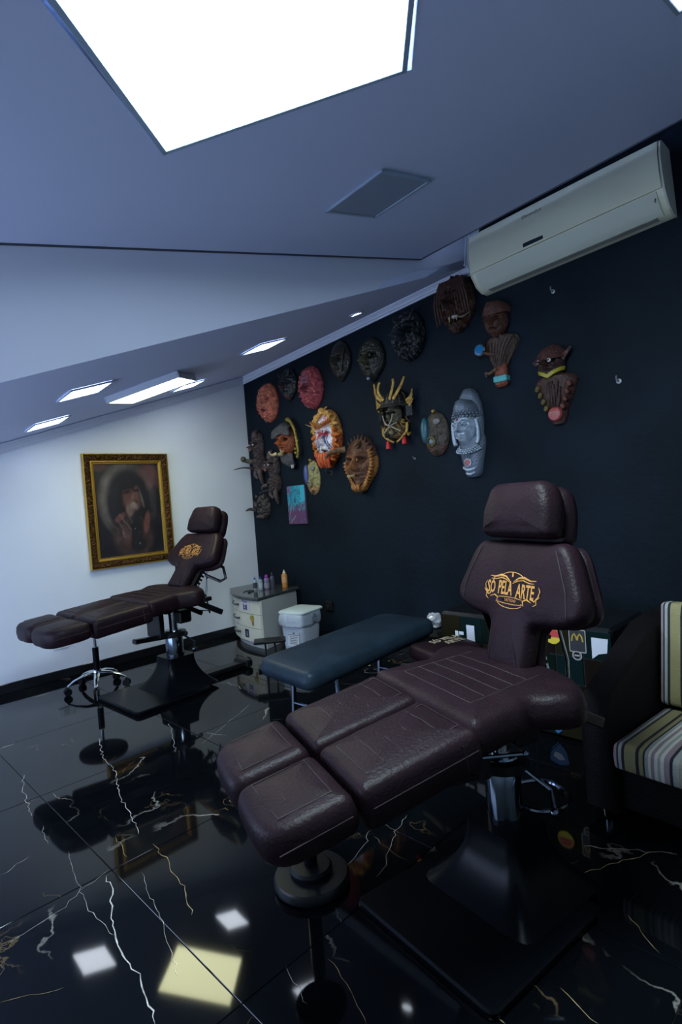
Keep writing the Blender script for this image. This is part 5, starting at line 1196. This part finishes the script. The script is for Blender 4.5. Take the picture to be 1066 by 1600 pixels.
# bull mask
def bull():
    t = mask('brown horned bull-demon mask with copper bearded rim', -1.579, 1.515)
    c0, c1, cu = (.055, .020, .012), (.13, .055, .028), (.33, .13, .03)
    shp = lambda t_: 1 - .22 * max(0, -sin(t_)) ** 1.5 * abs(cos(t_)) * 2
    def hf(a, b): return face_h(a, b, {'nose': 1.05, 'brow': 1.7, 'eye': 1.5}) + .12 * ga(a, b, -.1, .45, .35, .2)
    def cf(a, b, h, r):
        c = lerp3(c0, c1, .45 + h * 1.2 + .5 * noise.noise(Vector((a * 7, b * 7, 1))))
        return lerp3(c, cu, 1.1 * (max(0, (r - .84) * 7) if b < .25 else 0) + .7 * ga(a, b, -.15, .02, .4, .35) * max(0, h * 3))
    relief(t, 'face', .355, .465, .15, hf, cf, shape=shp, fur=.03, seed=8)
    HN = solid('horn_brown', (.16, .085, .04))
    horn(t, [(-.06, .125, .14), (-.10, .12, .19), (-.13, .10, .25), (-.12, .07, .30), (-.10, .06, .32)], .028, .006, HN, n=12)
    horn(t, [(.06, .14, .12), (.11, .16, .15), (.14, .15, .20), (.14, .12, .25)], .028, .006, HN, n=12)
    CU = solid('copper_curl', (.34, .14, .035)); DK = solid('dark_bristle', (.03, .018, .014))
    for k in range(30):
        a = radians(175 + k * 7.4); x, yy = .150 * cos(a) * (1 - .25 * max(0, -sin(a)) ** 1.5 * abs(cos(a)) * 2), .205 * sin(a)
        horn(t, [(x * .92, yy * .92, .06), (x * 1.03, yy * 1.03, .065), (x * 1.07, yy * 1.10, .03)], .015, .006, CU, 'rim_curl', 7)
    for k in range(9):
        a = radians(15 + k * 14); horn(t, [(.155 * cos(a), .205 * sin(a), .045), (.175 * cos(a), .235 * sin(a), .05), (.195 * cos(a), .255 * sin(a), .035)], .013, .002, DK, 'bristle', 6)
    for s_ in (-1, 1): blob(t, (s_ * .058 - .005, .028, .125), .013, solid('bull_eye', (.16, .09, .03), .25), 'eyeball')
    for k in range(9): x = -.04 + k * .01; horn(t, [(x, -.165, .11), (x * .9, -.20, .11), (x * .7, -.225, .08)], .009, .003, CU, 'chin_curl', 6)
    blob(t, (.005, -.222, .04), (.03, .024, .03), DK, 'chin_tip')
    for k in range(6): horn(t, [(-.035 + k * .014, -.085, .155), (-.035 + k * .014, -.105, .155)], .005, .002, IV, 'tooth', 6)
bull()
# red oni with tusks and a serpent-like brass arc
def oni():
    t = mask('rust-red tusked demon mask with curved brass arc on its right', -.694, 1.782)
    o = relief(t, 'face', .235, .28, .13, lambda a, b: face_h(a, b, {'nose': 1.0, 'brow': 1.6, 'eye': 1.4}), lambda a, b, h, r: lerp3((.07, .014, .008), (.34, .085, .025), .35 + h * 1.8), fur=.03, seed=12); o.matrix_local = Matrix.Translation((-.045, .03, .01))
    HR = solid('grey_hair', (.045, .045, .05)); 
    for k in range(13): x = -.15 + k * .019; horn(t, [(x, .105 - abs(x + .03) * .3, .10), (x * .9, .175 - abs(x + .03) * .3, .10), (x * .75 + .01, .205 - abs(x + .03) * .4, .05)], .022, .008, HR, 'hair_lock', 8)
    YB = solid('brass_arc', (.22, .17, .035), .4, .4)
    horn(t, [(.035, .225, .06), (.085, .195, .07), (.130, .12, .07), (.150, .02, .07), (.150, -.07, .06), (.125, -.14, .05)], .017, .012, YB, 'brass_arc')
    blob(t, (.03, .225, .055), (.026, .022, .022), YB, 'arc_head')
    for k in range(6): blob(t, (.135 + .018 * sin(k * 1.3), .05 - k * .035, .065), (.018, .014, .014), YB, 'arc_knuckle', 10)
    for s_ in (-1, 1): horn(t, [(-.045 + s_ * .045, -.075, .12), (-.045 + s_ * .075, -.085, .155), (-.045 + s_ * .085, -.05, .18)], .016, .003, IV, 'tusk')
    q = MB(); q.box((-.045, -.085, .105), (.085, .035, .03), bev=.01); q.build('jaw', solid('jaw_bone', (.26, .21, .11)), t)
    for s_ in (-1, 1): blob(t, (-.045 + s_ * .042, .055, .100), .012, PUP, 'eyeball')
    for k in range(10): x = -.10 + k * .02; horn(t, [(x * .8, -.09, .07), (x * .75 + .01, -.15, .07), (x * .4 + .035, -.205, .04)], .018, .007, HR, 'beard_lock', 8)
    q = MB(); q.lathe([(.030, 0), (.034, .01), (.030, .03)], n=18); q.build('chin_cup', GLOSSBLK, t, True, mw=Matrix.Translation((.045, -.205, .02)))
    for k in range(3): horn(t, [(.03 + k * .014, -.185, .055), (.03 + k * .014, -.225, .052)], .004, .002, EYE, 'bone_pin', 6)
oni()
# three weathered gargoyle carvings beside the corner
def carving(label, y, z, W, H, seed, staff=False, owl=False):
    t = thing('gargoyle_carving', label, 'sculpture', mw=wallB(y, z, -.001), group='gargoyle carvings by the corner')
    c0, c1 = ((.022, .017, .018), (.085, .060, .062)) if not owl else ((.020, .018, .018), (.075, .066, .062))
    def cf(a, b, h, r): return lerp3(c0, c1, .35 + h * 1.5 + .7 * noise.noise(Vector((a * 5 + seed, b * 12, 1))))
    m1 = solid('carving_brown', (.06, .043, .044)); m2 = solid('carving_dark', (.03, .025, .027))
    if owl:
        relief(t, 'body', W, H, .11, lambda a, b: .15 * abs(sin(6 * b)) + .2 * ga(a, b, -.1, .3, .3, .2), cf, fur=.14, furs=6, seed=seed)
        for s_ in (-1, 1): horn(t, [(s_ * .05, .09, .06), (s_ * .065, .125, .06)], .022, .006, m1, 'ear'); blob(t, (s_ * .035, .05, .105), .015, m2, 'eye_socket')
        horn(t, [(-.05, -.03, .08), (-.10, -.015, .12), (-.13, -.03, .15)], .022, .006, m2, 'claw'); blob(t, (0, .02, .115), (.02, .028, .02), m1, 'snout')
        for k in range(4): blob(t, (-.045 + k * .03, -.095, .07), .018, m1, 'toe', 10)
        return
    o = relief(t, 'head', W * .95, H * .52, .13, lambda a, b: face_h(a, b, {'nose': 1.0, 'brow': 1.4, 'eye': 1.6}), cf, fur=.10, furs=7, seed=seed); o.matrix_local = Matrix.Translation((0, H * .22, .005))
    horn(t, [(0, H * .36, .06), (.0, H * .45, .06), (.005, H * .5, .03)], .045, .010, m1, 'pointed_cap')
    for s_ in (-1, 1): blob(t, (s_ * .028, H * .235, .115), .011, mat('carving_eye', (.32, .30, .32), .3), 'eyeball', 10)
    blob(t, (-.01, H * .16, .125), (.018, .022, .02), solid('carving_nose', (.14, .06, .055)), 'nose')
    o = relief(t, 'torso', W * .9, H * .36, .11, lambda a, b: .25 * abs(sin(5 * a + 8 * b)), cf, fur=.16, furs=6, seed=seed + 3); o.matrix_local = Matrix.Translation((.01, -H * .10, .003))
    horn(t, [(.02, -H * .2, .05), (.035, -H * .34, .055), (.03, -H * .47, .03)], .034, .014, m1, 'tail_leg')
    horn(t, [(-.02, -H * .2, .06), (-.03, -H * .30, .07), (.0, -H * .37, .06)], .026, .012, m1, 'leg')
    if staff:
        horn(t, [(-.03, -.03, .09), (-.07, -.02, .14), (-.10, -.01, .17)], .024, .014, solid('carving_olive', (.06, .055, .035)), 'arm'); blob(t, (-.08, .0, .165), (.03, .026, .026), solid('carving_olive', (.06, .055, .035)), 'held_skull'); horn(t, [(-.02, -.10, .10), (-.09, -.085, .17), (-.15, -.10, .24)], .012, .003, m2, 'blade')
    else:
        horn(t, [(-.02, -.06, .10), (-.08, -.08, .12), (-.10, -.11, .10)], .020, .010, m1, 'arm'); horn(t, [(.05, -.11, .09), (-.03, -.12, .13), (-.10, -.135, .15)], .008, .004, m2, 'blade')
carving('weathered gargoyle carving holding a small skull, beside the white wall corner', -.209, 1.704, .148, .545, 21, staff=True)
carving('weathered gargoyle carving with crossed blade, below the tusked demon mask', -.430, 1.492, .159, .525, 33)
carving('small dark owl-like carving at the bottom left of the masks', -.213, 1.222, .185, .25, 40, owl=True)

# empty hooks left on the wall
def hook(label, y, z, s=1.0, m=None):
    t = thing('wall_hook', label, 'hook', mw=wallB(y, z, -.001), group='empty hooks on the dark wall')
    q = MB(); q.lathe([(.009 * s, 0), (.010 * s, .003), (.007 * s, .005)], n=14); q.build('plate', m or mat('hook_grey', (.22, .24, .26), .4, .4), t, True)
    q = MB(); q.tube([(0, 0, .004), (0, 0, .022 * s), (0, .010 * s, .028 * s), (.0, .018 * s, .024 * s)], .003 * s, 6); q.build('peg', m or mat('hook_grey'), t, True)
hook('bare screw hook alone on the right side of the dark wall', -3.589, 1.79, 1.5)
hook('small grey hook just under the air conditioner', -3.247, 2.399, 1.3)
hook('black double peg under the white-faced theatre mask', -1.19, 1.475, 2.2, BLACKM)
hook('tiny pale hook below the horned warrior mask', -2.113, 1.505, .8)
